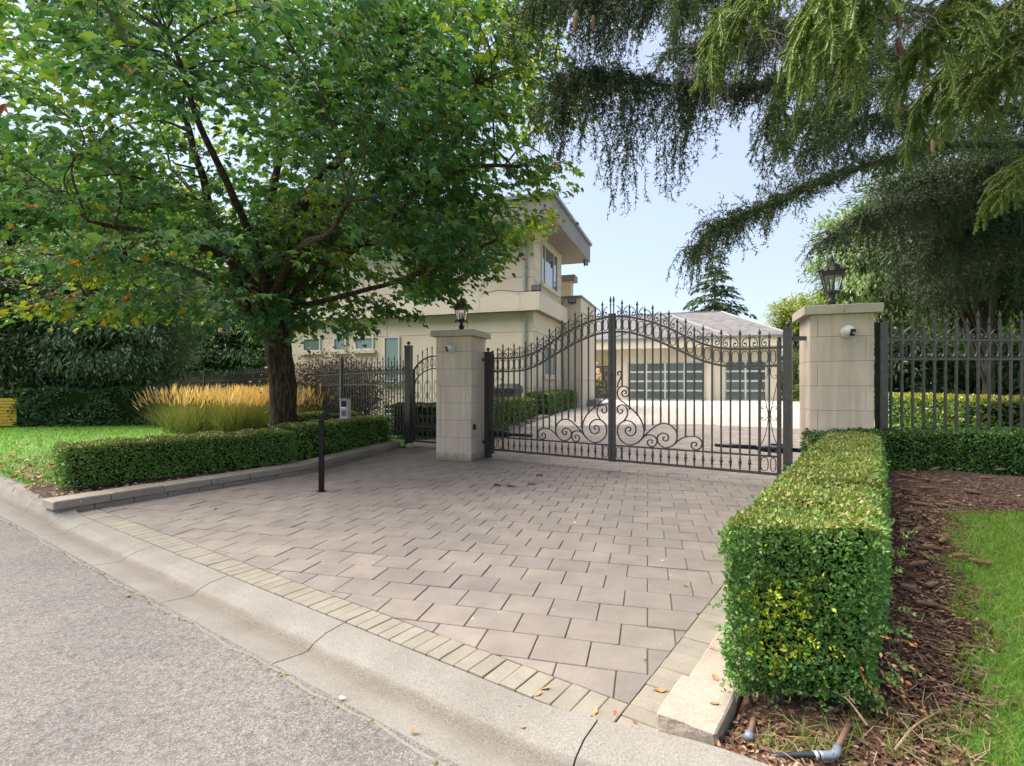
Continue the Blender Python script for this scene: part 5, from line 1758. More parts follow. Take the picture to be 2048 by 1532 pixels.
# secondary branches
nsub = 170
S_ = Q[RNG.choice(len(Q), nsub, replace=False)]
sub_pts = []
brs = MB()
for q in S_:
    dd = np.linalg.norm(LPn - q, axis=1) + .5 * np.maximum(0, LPn[:, 2] - q[2])
    i = int(np.argmin(dd))
    a, b_ = Vector(LPn[i]), Vector(q)
    L_ = (b_ - a).length
    if L_ > 4.2: continue
    m1 = a.lerp(b_, .35) + Vector((random.gauss(0, .1), random.gauss(0, .1), .12 * L_))
    m2 = a.lerp(b_, .7) + Vector((random.gauss(0, .1), random.gauss(0, .1), .10 * L_))
    c = curve([a, m1, m2, b_], 4)
    r0 = min(limb_r[i] * .6, .018 + .012 * L_)
    brs.tube([p - M0 for p in c], [lerp(r0, .007, k / (len(c) - 1)) for k in range(len(c))], 6)
    sub_pts += [tuple(p) for p in c[3:]]
ALL = np.concatenate([np.array(sub_pts), LPn[::2]])
for q in Q[::1]:
    dd = np.linalg.norm(ALL - q, axis=1)
    i = int(np.argmin(dd))
    if dd[i] > 1.6 or dd[i] < .05: continue
    a, b_ = Vector(ALL[i]), Vector(q)
    brs.tube([a - M0, a.lerp(b_, .5) - M0 + Vector((0, 0, .06 * dd[i])), b_ - M0], [.009, .006, .003], 3)
trunk.build('trunk', 'maple_bark', maple, True)
brs.build('branches', 'bark_dark', maple)
# leaves
nl = RNG.integers(20, 40, len(Q))
ci = np.repeat(np.arange(len(Q)), nl)
n = len(ci)
outw = nrm((Q - (CC - np.array([0, 0, 1.5]))) * np.array([1, 1, .35]))
tan = nrm(np.cross(outw, np.array([0, 0, 1.0])))
upv = np.cross(tan, outw)
a = RNG.normal(0, .29, n); b_ = RNG.normal(0, .26, n); c = RNG.normal(0, .075, n)
O = outw[ci]; Tn = tan[ci]
LPOS = Q[ci] + O * a[:, None] + Tn * b_[:, None] + np.array([0, 0, 1.0]) * (c - .22 * np.abs(a) - .16 * np.abs(b_))[:, None]
axis = nrm(O * (.55 + .5 * a[:, None] / .3) + Tn * (b_ / .3)[:, None] * .8 + np.array([0, 0, -.45]) + RNG.normal(0, .35, (n, 3)))
normal = nrm(np.array([0, 0, 1.0]) + O * .35 + RNG.normal(0, .38, (n, 3)))
size = .155 * (.5 + .75 * RNG.random(n))
col = mixcol([(.045, .125, .062), (.058, .155, .070), (.08, .18, .062), (.12, .215, .05)], n, [3, 4, 3, 2])
yel = np.clip(noise3(LPOS, .75, 4.0) * 1.1 - .02 + .75 * np.clip((LPOS[:, 0] + 2.2) / 2.5, 0, 1), 0, 1)[:, None] * (RNG.random((n, 1)) < .55)  # patchy yellowing by noise; the rise to the right paints in backlight
col = col * (1 - yel) + mixcol([(.20, .28, .03), (.26, .31, .03), (.16, .25, .035)], n) * yel
lx = CX + FPX * LPOS[:, 0] / LPOS[:, 1]; ly = HY - FPX * (LPOS[:, 2] - EYE) / LPOS[:, 1]
low_left = np.clip((-LPOS[:, 0] - 5.5) / 3, 0, 1) * np.clip((4.6 - LPOS[:, 2]) / 1.5, 0, 1)
m_ = RNG.random(n) < low_left * .3
col[m_] = mixcol([(.24, .23, .02), (.30, .24, .02), (.18, .2, .02)], int(m_.sum()))
m_ = RNG.random(n) < (.002 + .05 * low_left)
col[m_] = mixcol([(.36, .14, .03), (.30, .09, .04), (.42, .22, .03)], int(m_.sum()))
obj('crown', cloud_mesh('crown', LPOS - np.array(M0), axis, normal, size, T_MAPLE[0], T_MAPLE[1], col, 'maple_leaf'), maple)

# ================================================================== NORWAY SPRUCE on the right
SPB = np.array([8.9, 7.9])
spruce = empty('spruce_tree', (SPB[0], SPB[1], .3), 0, 'tall Norway spruce with drooping dark branches overhanging from the right', 'tree')
S0 = np.array([SPB[0], SPB[1], .3])
strunk = MB()
bark0 = [Vector((SPB[0] + .1 * math.sin(z), SPB[1], z)) - Vector(S0) for z in np.linspace(.1, 17, 24)]
strunk.tube(bark0, [lerp(.36, .05, i / 23) for i in range(24)], 14)
segs = []      # (p, q, brush radius, needle length, colour index, density)
def hang(p, dirv, L_, rad, nl_, ci_, dens, side_len=.12, step=.055, droop=.22, bare_tip=0.0, depth=0):
    d_ = dirv.copy()
    q = p.copy()
    t = 0.0
    side_n = nrm(np.cross(dirv, np.array([0, 0, 1.0])) + 1e-6)
    while t < L_:
        st_ = step * random.uniform(.8, 1.2)
        d_ = nrm(d_ * (1 - droop) + np.array([0, 0, -1.0]) * droop + RNG.normal(0, .07, 3))
        nq = q + d_ * st_
        k = 1 - t / L_
        segs.append((q, nq, rad * (.65 + .35 * k), nl_, ci_, dens * (1 if k > bare_tip else .4)))
        if random.random() < .85 and side_len > 0:
            sg = random.choice((-1, 1))
            sd_ = nrm(d_ * .75 + side_n * sg * random.uniform(.25, .9) + RNG.normal(0, .28, 3) + np.array([0, 0, -.25]))
            sl = side_len * (.35 + .65 * k) * random.uniform(.6, 1.3)
            e = q + sd_ * sl * .5
            e2 = e + nrm(sd_ + np.array([0, 0, -.45])) * sl * .5
            segs.append((q, e, rad, nl_, ci_, dens)); segs.append((e, e2, rad * .9, nl_, ci_, dens))
        q = nq
        t += st_
def limb(pts, r0, n_hang, len_fn, rad, nl_, ci_, dens, side_len, lateral=.35, start=.0, from_trunk=None, droop=.22, up=0.1):
    P = [at(*p) for p in pts]
    if from_trunk is not None:
        P = [Vector((SPB[0], SPB[1], from_trunk))] + P
    c = curve(P, 8)
    n = len(c)
    strunk.tube([p - Vector(S0) for p in c], [lerp(r0, .008, (i / (n - 1)) ** .8) for i in range(n)], 7)
    for k in range(n_hang):
        u = start + (1 - start) * (k + random.random()) / n_hang
        i = min(n - 2, int(u * (n - 1)))
        p = np.array(c[i].lerp(c[i + 1], u * (n - 1) - i))
        tg = nrm(np.array(c[i + 1] - c[i]))
        sdv = nrm(np.cross(tg, np.array([0, 0, 1.0])))
        dirv = nrm(tg * random.uniform(.1, .8) + sdv * random.gauss(0, 1.0) * lateral * 2 + np.array([0, 0, up + random.gauss(0, .15)]))
        cl = mnoise.noise(Vector((u * 14.0, pts[0][1] * .01, pts[0][2])))
        if cl < -.22 and random.random() < .75: continue
        hang(p, dirv, len_fn(u) * random.uniform(.5, 1.15) * (1 + .5 * cl), rad, nl_, ci_, dens, side_len, droop=droop)
# colour sets: 0 deep green, 1 mid green, 2 fresh green of the near boughs, 3 brownish
def far_limb(pts, r0, n_hang, len_fn, ci_, lat, st, ft, side=.20):
    limb(pts, r0 * .8, int(n_hang * 2.5), len_fn, .043, .036, ci_, 52, side * 1.1, lat * 1.2, st, ft, .17, .25)
    limb(pts, .006, int(n_hang * 1.1), lambda u: .24, .039, .036, ci_, 52, side * .6, lat * 1.3, max(st, .12), ft, .07, .55)
far_limb([(2100, 285, 7.6), (1900, 290, 7.3), (1770, 320, 7.0), (1640, 365, 6.7), (1540, 410, 6.5), (1450, 450, 6.3), (1395, 495, 6.2)], .09, 130, lambda u: lerp(.75, .40, u) + .25 * math.sin(u * 9), 1, .45, 0, 5.6)
far_limb([(2100, 80, 7.2), (1900, 95, 6.9), (1711, 130, 6.6), (1560, 165, 6.3), (1450, 178, 6.1), (1350, 172, 6.0), (1200, 155, 5.9), (1120, 165, 5.8)], .085, 200, lambda u: .60 + .70 * math.exp(-((u - .82) / .14) ** 2) + .22 * math.sin(u * 19), 0, .55, .1, 6.2)
far_limb([(2100, -60, 6.6), (1800, -40, 6.2), (1500, -30, 5.9), (1300, -20, 5.7), (1150, 0, 5.6), (1030, 30, 5.5)], .08, 180, lambda u: .55 + .30 * abs(math.sin(u * 11)), 0, .55, .1, 6.9)
far_limb([(2150, 120, 8.4), (1950, 120, 8.2), (1750, 110, 8.0), (1560, 80, 7.8), (1400, 60, 7.7)], .08, 130, lambda u: .85, 0, .5, .1, 6.6)
far_limb([(2100, 30, 7.8), (1850, 20, 7.5), (1640, 40, 7.2), (1480, 70, 7.0), (1330, 110, 6.8)], .07, 130, lambda u: .8, 0, .5, .1, 6.4)
far_limb([(2150, 390, 8.3), (1980, 380, 8.1), (1860, 395, 8.0), (1740, 430, 7.9), (1660, 480, 7.8)], .07, 120, lambda u: lerp(1.1, .6, u), 0, .45, .0, 4.9, .22)
far_limb([(2150, 480, 9.5), (1990, 470, 9.8), (1880, 500, 10), (1790, 540, 10.2)], .06, 110, lambda u: 1.0, 0, .5, .0, 4.2, .24)
far_limb([(2140, 560, 8.6), (2040, 540, 8.7), (1950, 560, 8.9), (1860, 590, 9.2)], .05, 80, lambda u: .65, 0, .5, .0, 3.4, .22)
far_limb([(2150, 220, 7.9), (1960, 215, 7.6), (1830, 225, 7.4), (1700, 250, 7.2), (1620, 300, 7.0)], .07, 130, lambda u: .85, 0, .5, .0, 6.0)
far_limb([(2160, 330, 9.0), (2000, 330, 9.2), (1880, 345, 9.4), (1780, 370, 9.5)], .06, 100, lambda u: 1.1, 0, .5, .0, 5.3, .24)
far_limb([(1760, 160, 5.6), (1700, 190, 5.5), (1620, 230, 5.4), (1560, 300, 5.4)], .035, 60, lambda u: .6, 1, .5, .0, None)
# near, fresh green boughs hanging into the top right
limb([(2150, -330, 3.4), (1950, -270, 3.2), (1800, -200, 3.0), (1700, -110, 2.9), (1640, 10, 2.85)], .03, 88, lambda u: .42 + .10 * math.sin(u * 8), .028, .024, 2, 580, .15, .55, .15, None, .20, .05)
limb([(2150, -200, 3.3), (2080, -150, 3.2), (1980, -90, 3.1), (1900, 0, 3.05), (1850, 90, 3.0)], .026, 78, lambda u: .44, .028, .024, 2, 580, .15, .55, .1, None, .20, .05)
limb([(1800, -260, 4.0), (1680, -190, 3.9), (1560, -110, 3.8), (1480, -20, 3.7), (1430, 60, 3.7)], .028, 81, lambda u: .46, .028, .024, 2, 580, .15, .55, .1, None, .20, .05)
limb([(2200, 20, 3.6), (2120, 40, 3.5), (2060, 70, 3.5), (2010, 130, 3.4)], .022, 51, lambda u: .45, .028, .024, 2, 580, .15, .55, .1, None, .20, .05)
limb([(2250, 250, 4.4), (2130, 270, 4.4), (2050, 320, 4.4), (2000, 380, 4.4)], .022, 44, lambda u: .4, .028, .024, 2, 580, .15, .55, .1, None, .20, .05)
limb([(1750, -200, 4.9), (1660, -60, 4.8), (1620, 60, 4.8), (1570, 160, 4.7), (1540, 230, 4.7)], .025, 74, lambda u: .50, .026, .024, 1, 380, .15, .55, .2, None, .22, .05)
limb([(1250, -160, 4.6), (1180, -100, 4.6), (1110, -40, 4.6), (1050, 20, 4.6)], .022, 68, lambda u: .36, .026, .024, 1, 380, .15, .55, .1, None, .22, .05)
limb([(2000, -420, 3.3), (1880, -330, 3.2), (1780, -210, 3.1), (1740, -80, 3.0), (1720, 40, 3.0)], .03, 80, lambda u: .50, .028, .024, 2, 580, .15, .55, .15, None, .20, .05)
limb([(1700, -330, 3.6), (1610, -230, 3.5), (1540, -120, 3.45), (1500, 0, 3.4)], .026, 70, lambda u: .50, .028, .024, 2, 580, .15, .55, .1, None, .20, .05)
limb([(2250, -100, 3.9), (2130, -60, 3.8), (2030, 0, 3.7), (1960, 90, 3.7), (1930, 190, 3.7)], .026, 70, lambda u: .5, .027, .024, 2, 520, .15, .55, .1, None, .20, .05)
limb([(1900, -260, 4.2), (1790, -160, 4.1), (1690, -40, 4.0), (1640, 80, 4.0)], .026, 70, lambda u: .62, .028, .024, 2, 450, .17, .55, .1, None, .18, .05)
limb([(2150, 20, 4.4), (2040, 60, 4.3), (1930, 110, 4.2), (1860, 180, 4.2)], .026, 70, lambda u: .6, .028, .024, 2, 450, .17, .55, .1, None, .18, .05)
limb([(1560, -240, 4.4), (1470, -150, 4.3), (1400, -60, 4.3), (1350, 20, 4.3)], .024, 60, lambda u: .5, .023, .021, 1, 420, .17, .55, .1, None, .18, .05)
far_limb([(2160, 300, 8.8), (2040, 310, 8.7), (1930, 330, 8.6), (1830, 370, 8.5)], .06, 120, lambda u: 1.3, 0, .5, .0, 5.0, .26)
far_limb([(2160, 420, 8.2), (2060, 420, 8.2), (1960, 440, 8.3), (1880, 480, 8.4)], .05, 100, lambda u: 1.2, 0, .5, .0, 4.4, .26)
def back_limb(pts, n_hang, L_, ft):
    limb(pts, .05, n_hang, lambda u: L_ * (1 + .25 * math.sin(u * 13)), .058, .05, 0, 38, .30, .6, .0, ft, .16, .25)
back_limb([(2180, 40, 10.6), (2000, 30, 10.4), (1800, 40, 10.2), (1600, 50, 10.0), (1450, 80, 9.8)], 170, 1.1, 8.2)
back_limb([(2180, 150, 10.8), (2020, 140, 10.6), (1860, 150, 10.4), (1720, 180, 10.2), (1640, 220, 10.1)], 150, 1.1, 7.2)
back_limb([(2180, 250, 11.0), (2040, 250, 10.8), (1900, 270, 10.6), (1790, 310, 10.5)], 130, 1.1, 6.2)
back_limb([(2180, 350, 11.2), (2060, 350, 11.0), (1950, 370, 10.9), (1860, 420, 10.8)], 110, 1.1, 5.2)
back_limb([(2100, -40, 9.6), (1800, -40, 9.3), (1550, -30, 9.0), (1330, -10, 8.8), (1220, 10, 8.7)], 150, .9, 8.6)
limb([(2100, 285, 7.6), (1900, 290, 7.3), (1770, 320, 7.0), (1640, 365, 6.7), (1540, 410, 6.5), (1450, 450, 6.3)], .006, 260, lambda u: .34, .042, .036, 1, 55, .14, .7, .1, 5.6, .08, .5)
# crown of the tree above the frame, thinner: it shades the ground
for k in range(9):
    z = random.uniform(6.5, 15.5); a = random.uniform(0, 6.283)
    rr = lerp(4.4, 1.0, (z - 6.5) / 9)
    c = [Vector((SPB[0] + math.cos(a) * rr * t, SPB[1] + math.sin(a) * rr * t, z - .9 * t * t)) for t in np.linspace(0, 1, 6)]
    strunk.tube([p - Vector(S0) for p in c], [lerp(.05, .01, t / 5) for t in range(6)], 5)
    for j in range(16):
        t = random.uniform(.15, 1); i = min(4, int(t * 5))
        hang(np.array(c[i].lerp(c[i + 1], t * 5 - i)), nrm(np.array([math.cos(a) * .5 + random.gauss(0, .6), math.sin(a) * .5 + random.gauss(0, .6), 0])), .7, .035, .045, 0, 60, .25, .11)
strunk.build('trunk', 'bark_dark', spruce, True)
A = np.array([s[0] for s in segs]); B = np.array([s[1] for s in segs])
RD = np.array([s[2] for s in segs]); NLn = np.array([s[3] for s in segs]); CI = np.array([s[4] for s in segs]); DN = np.array([s[5] for s in segs])
Ls = np.linalg.norm(B - A, axis=1)
cnt = np.maximum(1, (Ls * DN + RNG.random(len(Ls))).astype(int))
ix = np.repeat(np.arange(len(A)), cnt)
n = len(ix)
t = RNG.random(n)
base = A[ix] + (B - A)[ix] * t[:, None]
dv = nrm(B - A)[ix]
rv = nrm(np.cross(dv, rand_dirs(n)))
na = nrm(rv * .85 + dv * .62)
nlen = NLn[ix] * (.75 + .5 * RNG.random(n)) * RD[ix] / np.maximum(1e-6, NLn[ix]) * 1.15
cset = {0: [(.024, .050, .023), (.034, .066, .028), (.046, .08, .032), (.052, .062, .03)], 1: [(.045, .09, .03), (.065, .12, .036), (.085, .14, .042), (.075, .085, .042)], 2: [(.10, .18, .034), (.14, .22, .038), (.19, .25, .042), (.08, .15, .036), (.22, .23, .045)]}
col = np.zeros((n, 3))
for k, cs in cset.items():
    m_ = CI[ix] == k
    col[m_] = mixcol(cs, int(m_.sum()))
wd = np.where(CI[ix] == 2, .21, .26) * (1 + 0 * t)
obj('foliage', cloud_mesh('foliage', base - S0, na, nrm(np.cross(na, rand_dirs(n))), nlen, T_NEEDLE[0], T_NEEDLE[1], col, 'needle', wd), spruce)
# woody twigs inside the needles
n = len(A)
tw_col = np.where((CI == 2)[:, None], mixcol([(.10, .16, .034), (.13, .18, .038)], n), np.where((RNG.random(n) < .35)[:, None], mixcol([(.07, .048, .03), (.10, .065, .04)], n), mixcol(cset[0], n)))
T_SPINDLE = ([(0, 0, 0), (.5, .3, 0), (0, .3, .5), (-.5, .3, 0), (0, .3, -.5), (0, 1.12, 0)], [(0, 1, 2), (0, 2, 3), (0, 3, 4), (0, 4, 1), (5, 2, 1), (5, 3, 2), (5, 4, 3), (5, 1, 4)])
nr = CI == 2
fr_ = (~nr) & (RNG.random(n) < .6)
obj('twigs', cloud_mesh('twigs', (A - S0)[fr_], (B - A)[fr_], rand_dirs(n)[fr_], Ls[fr_], T_NEEDLE[0], T_NEEDLE[1], tw_col[fr_], 'litter', np.minimum(.4, .013 / np.maximum(.01, Ls[fr_]))), spruce)
print('near shoots', int(nr.sum()), float(Ls[nr].sum()))
obj('shoots', cloud_mesh('shoots', (A - S0)[nr], (B - A)[nr], rand_dirs(n)[nr], Ls[nr], T_ROD[0], T_ROD[1], tw_col[nr], 'needle', .011 / Ls[nr], True), spruce)
# a few hanging cones, and grey dead twigs
cone_prof = [(.004, 0), (.016, .012), (.021, .04), (.020, .07), (.015, .10), (.006, .125)]
def cone_mesh():
    mb = MB()
    n_r, per = 9, 8
    mb.lathe([(.004, 0), (.013, .012), (.016, .04), (.0155, .075), (.011, .105), (.003, .125)], 8)
    for i in range(n_r):
        z = .008 + .112 * i / n_r
        r_ = .0165 * math.sin(math.pi * min(1, .18 + .78 * i / n_r)) ** .7
        for k in range(per):
            a = 2 * math.pi * (k + .5 * (i % 2)) / per
            ca, sa = math.cos(a), math.sin(a)
            w_ = .0065
            mb.add([(r_ * ca * .8 - sa * w_, r_ * sa * .8 + ca * w_, z), (r_ * ca * .8 + sa * w_, r_ * sa * .8 - ca * w_, z), (r_ * ca * 1.32, r_ * sa * 1.32, z + .014)], [(0, 1, 2)])
    return mb.mesh('pine_cone', 'cone_scale')
CONE = cone_mesh()
for (x, y, Z, s_) in ((1153, 20, 4.4, 1.1), (1186, 30, 4.5, .8), (1797, 25, 3.0, .62), (1798, 200, 2.95, .42), (1865, 280, 2.95, .5), (1795, 75, 3.0, .7)):
    p = at(x, y, Z)
    obj('cone', CONE, spruce, Vector(p) - Vector(S0), (R(180) + random.gauss(0, .1), random.gauss(0, .1), 0), (s_ * 1.25,) * 3)
dt = MB()
for (x, y, Z) in ((1420, 150, 5.2), (1610, 140, 5.4), (1640, 165, 5.5), (1380, 140, 5.3), (1530, 60, 4.2), (1820, 40, 3.0)):
    for k in range(7):
        p = at(x + random.gauss(0, 14), y + random.gauss(0, 8), Z)
        pts = [p]
        d_ = Vector((random.gauss(0, .8), random.gauss(0, .4), random.uniform(-.3, .3)))
        for j in range(6):
            d_ = (d_ * .75 + Vector((random.gauss(0, .2), random.gauss(0, .2), -.28)))
            pts.append(pts[-1] + d_.normalized() * random.uniform(.04, .07))
        dt.tube([q - Vector(S0) for q in pts], [.004, .0035, .003, .0025, .002, .0015, .001], 4)
simple('grey_twig', (0.22, 0.18, 0.145), rough=0.9, var=0.3)
tag(dt.build('dead_twigs', 'grey_twig', spruce), kind='stuff')

# ================================================================== OTHER TREES
def bushy(name, base, label, centre, radii, n, size, cols, w=None, template=T_FROND, mat='conifer_spray', droop=.6, trunk_r=.15, group=None, gapn=.9, thr=-.4, hollow=.5, clump=14, spread=.35, cat='tree'):
    """tree or shrub: trunk, a few limbs, leaf clumps spread through the crown's volume"""
    Tr = empty(name, base, 0, label, cat, group)
    b0 = np.array(base, float)
    c0 = np.array(centre, float); rr = np.array(radii, float)
    nt_ = max(20, n // clump)
    d = rand_dirs(nt_ * 2); rad = RNG.random(nt_ * 2) ** hollow
    Q = c0 + d * rad[:, None] * rr * (1 + .18 * noise3(d, 2.6, c0[0]))[:, None]
    Q = Q[(noise3(Q, gapn, c0[1]) > thr)][:nt_]
    Q[:, 2] = np.maximum(Q[:, 2], b0[2] + .1)
    nt_ = len(Q)
    mb = MB()
    top = Vector((c0[0], c0[1], c0[2] + rr[2] * .5)) - Vector(b0)
    mb.tube([(0, 0, -.05), tuple(top * .35 + Vector((.05, 0, 0))), tuple(top * .7), tuple(top)], [trunk_r, trunk_r * .8, trunk_r * .5, trunk_r * .15], 8)
    for k in range(min(nt_, 60)):
        q = Q[k] - b0
        t_ = random.uniform(.15, .9)
        a = top * t_
        mb.tube([a, (Vector(q) + a) * .5 + Vector((0, 0, .1)), Vector(q)], [trunk_r * .3, trunk_r * .2, .01], 4)
    mb.build('trunk', 'bark_dark', Tr)
    ci = np.repeat(np.arange(nt_), clump); m = len(ci)
    P = Q[ci] + RNG.normal(0, 1, (m, 3)) * spread * np.array([.9, .9, .55])
    out = nrm(P - c0 + RNG.normal(0, .3, (m, 3)))
    cdir = nrm(nrm(Q - c0) + np.array([0, 0, -droop]) + RNG.normal(0, .45, (nt_, 3)))[ci]
    ax_ = nrm(cdir + out * .25 + RNG.normal(0, .42, (m, 3)))
    no_ = nrm(np.array([0, 0, 1.0]) + out * .6 + RNG.normal(0, .35, (m, 3)))
    col = mixcol(cols, m, w) * (1 + .18 * noise3(P, 1.1, 3.3))[:, None]
    obj('crown', cloud_mesh('crown', P - b0, ax_, no_, size * (.7 + .6 * RNG.random(m)), template[0], template[1], col, mat), Tr)
    return Tr

def conifer(name, base, H_, r0, label, n_wh, size, cols, group=None, droop=.35, per=9, dens=16, z_start=.4, cat='tree'):
    """spruce-like tree: whorled drooping branches set with sprays"""
    Tr = empty(name, base, 0, label, cat, group)
    mb = MB()
    mb.tube([(0, 0, -.1), (0, 0, H_ * .5), (0, 0, H_)], [H_ * .016 + .05, H_ * .009 + .03, .01], 8)
    P, ax_, no_ = [], [], []
    for i in range(n_wh):
        f_ = i / (n_wh - 1)
        z = lerp(z_start, H_ * .985, f_)
        rl = r0 * (1 - f_) ** .85 + .08
        for k in range(max(4, int(per * (1 - .4 * f_)))):
            a = 2 * math.pi * (k / per) + i * 1.9 + random.gauss(0, .18)
            L_ = rl * random.uniform(.75, 1.12)
            dirv = Vector((math.cos(a), math.sin(a), 0))
            pts = [dirv * (L_ * t) + Vector((0, 0, z + .12 * L_ * t - droop * L_ * t * t)) for t in (0, .35, .7, 1)]
            mb.tube(pts, [.028, .02, .012, .004], 4)
            nn_ = max(3, int(dens * L_ / size * .35))
            for j in range(nn_):
                t = .12 + .9 * random.random() ** .8
                q = dirv * (L_ * t) + Vector((0, 0, z + .12 * L_ * t - droop * L_ * t * t))
                sd_ = Vector((-dirv.y, dirv.x, 0)) * random.gauss(0, 1)
                v_ = (dirv * .7 + sd_ * .8 + Vector((0, 0, -droop * 1.2 + random.gauss(0, .2)))).normalized()
                P.append(q + sd_ * size * .25); ax_.append(v_); no_.append((0, 0, 1))
    mb.build('trunk', 'bark_dark', Tr)
    P, ax_, no_ = np.array(P), np.array(ax_), np.array(no_, float) + RNG.normal(0, .3, (len(P), 3))
    col = mixcol(cols, len(P)) * (1 + .15 * noise3(P, 1.2, H_))[:, None]
    obj('crown', cloud_mesh('crown', P, ax_, no_, size * (.7 + .6 * RNG.random(len(P))), T_FROND[0], T_FROND[1], col, 'conifer_spray', 1.5), Tr)
    return Tr

BLUEG = [(.07, .135, .07), (.10, .17, .09), (.135, .20, .12), (.055, .105, .05), (.18, .20, .12)]
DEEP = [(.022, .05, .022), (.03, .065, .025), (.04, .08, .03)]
FRESH = [(.07, .13, .025), (.10, .17, .03), (.14, .20, .03)]
YELLOW = [(.17, .21, .035), (.22, .24, .035), (.12, .17, .035)]
# left background
bushy('weeping_cypress', (-15.6, 20.0, 0), 'broad blue-green weeping evergreen behind the lawn on the left', (-15.6, 19.8, 4.0), (3.9, 2.3, 3.2), 50000, .19, BLUEG, droop=.8, trunk_r=.25, gapn=1.2, thr=-.75, hollow=.26, clump=22, spread=.24)
bushy('weeping_cypress', (-13.2, 27.5, 0), 'darker evergreen between the weeping one and the maple trunk, behind the fence', (-13.4, 27.5, 3.6), (4.6, 2.0, 3.4), 26000, .2, [(.045, .11, .04), (.065, .14, .05), (.09, .17, .06)], droop=1.0, trunk_r=.18, hollow=.30, clump=30, spread=.28, thr=-.7)
bushy('yew_tree', (-19.5, 19.5, 0), 'dark olive yew at the far left edge, beside the yellow panel', (-19.3, 19.8, 3.0), (3.6, 2.4, 3.8), 26000, .25, [(.06, .085, .028), (.08, .105, .03), (.045, .075, .03)], droop=.5, trunk_r=.2, hollow=.30, clump=26, spread=.34, thr=-.7)
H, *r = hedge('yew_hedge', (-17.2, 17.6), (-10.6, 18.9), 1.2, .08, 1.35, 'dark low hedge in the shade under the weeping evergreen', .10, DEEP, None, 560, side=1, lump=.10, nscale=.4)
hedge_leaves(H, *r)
for i, (x, y, Z, rx, rz, cs, lab) in enumerate([
    (330, 520, 34, 5.0, 4.5, YELLOW, 'yellow-green leafy tree far behind the maple, left of its trunk'),
    (120, 480, 36, 6.0, 5.5, FRESH, 'green leafy tree far behind the yew on the left'),
    (700, 540, 40, 5.0, 4.5, FRESH, 'leafy tree far behind the house front, right of the maple trunk'),
    (-120, 420, 30, 6.0, 6.5, DEEP, 'dark tall tree at the far left behind the yew'),
    (90, 700, 32, 6.5, 3.2, DEEP, 'dark bushy tree low behind the left yew'),
    (330, 690, 34, 6.5, 3.4, FRESH, 'green bushy tree low behind the weeping evergreen'),
    (540, 700, 30, 4.5, 2.8, DEEP, 'dark bushy tree low behind the iron fence near the trunk')]):
    c = at(x, y, Z)
    if i == 2: continue
    bushy('leafy_tree', (c.x, c.y, -.1), lab, tuple(c), (rx, rx * .8, rz), 10000, .50, cs, template=T_BOX, mat='maple_leaf', droop=.4, trunk_r=.3, hollow=.4, clump=14, spread=.4, group='trees behind the left lawn')
# behind the garage
p = at(1430, 640, 52)
conifer('spruce_tree', (p.x, p.y, 0), 14.6, 7.0, 'dark spruce rising behind the garage roof', 30, .55, [(.03, .06, .035), (.045, .08, .045), (.06, .095, .05)], per=10, dens=18)
for (x, y, Z, rx, rz, lab) in ((1590, 640, 42, 1.9, 1.9, 'yellow-green tree beside the right end of the garage roof'), (1690, 625, 30, 1.3, 1.4, 'yellow-leaved tree behind the right pillar lantern')):
    c = at(x, y, Z)
    bushy('leafy_tree', (c.x, c.y, .3), lab, tuple(c), (rx, rx, rz), 6000, .26, YELLOW, template=T_BOX, mat='maple_leaf', droop=.4, trunk_r=.12, hollow=.45, clump=12, group='yellow trees behind the garage')
c = at(1590, 745, 38)
bushy('shrub', (c.x, c.y, .5), 'green shrub beside the garage, seen between post and pillar', tuple(c), (1.6, 1.4, 1.6), 5000, .2, FRESH, droop=.3, trunk_r=.08, hollow=.4, clump=12, cat='shrub')
# behind the right fence
for (x, y, Z, rx, rz, cs, lab) in [
    (1745, 560, 19, 2.2, 2.7, [(.16, .24, .09), (.20, .28, .10), (.13, .20, .07)], 'light green conifer behind the right pillar'),
    (1900, 640, 22, 3.0, 3.0, [(.12, .23, .06), (.17, .29, .07), (.20, .31, .06)], 'green conifer with soft branches behind the middle of the right fence'),
    (2040, 600, 17, 1.9, 2.8, [(.14, .25, .04), (.19, .30, .045), (.25, .33, .045)], 'bright green conifer at the right edge behind the fence'),
    (1975, 440, 14, 2.5, 3.0, [(.018, .036, .016), (.026, .048, .02), (.035, .06, .024)], 'tall dark conifer looming behind the right end of the fence'),
    (1850, 470, 30, 4.5, 4.6, [(.05, .095, .04), (.07, .125, .045)], 'tall green conifer farther back behind the right fence'),
    (1800, 745, 16, 1.5, 1.05, DEEP, 'dark shrub low behind the right fence next to the pillar'),
    (2080, 740, 15, 1.9, 1.1, DEEP, 'dark shrub low behind the right end of the fence')]:
    c = at(x, y, Z)
    bushy('conifer_tree' if rz > 1.2 else 'shrub', (c.x, c.y, .3), lab, tuple(c), (rx, rx * .8, rz), 16000 if rz > 1.2 else 7000, .22 if Z < 25 else .34, cs, droop=.8, trunk_r=.14, hollow=.34, clump=26, spread=.30, group='evergreens behind the right fence' if rz > 1.2 else 'dark shrubs behind the right fence', cat='tree' if rz > 1.2 else 'shrub')
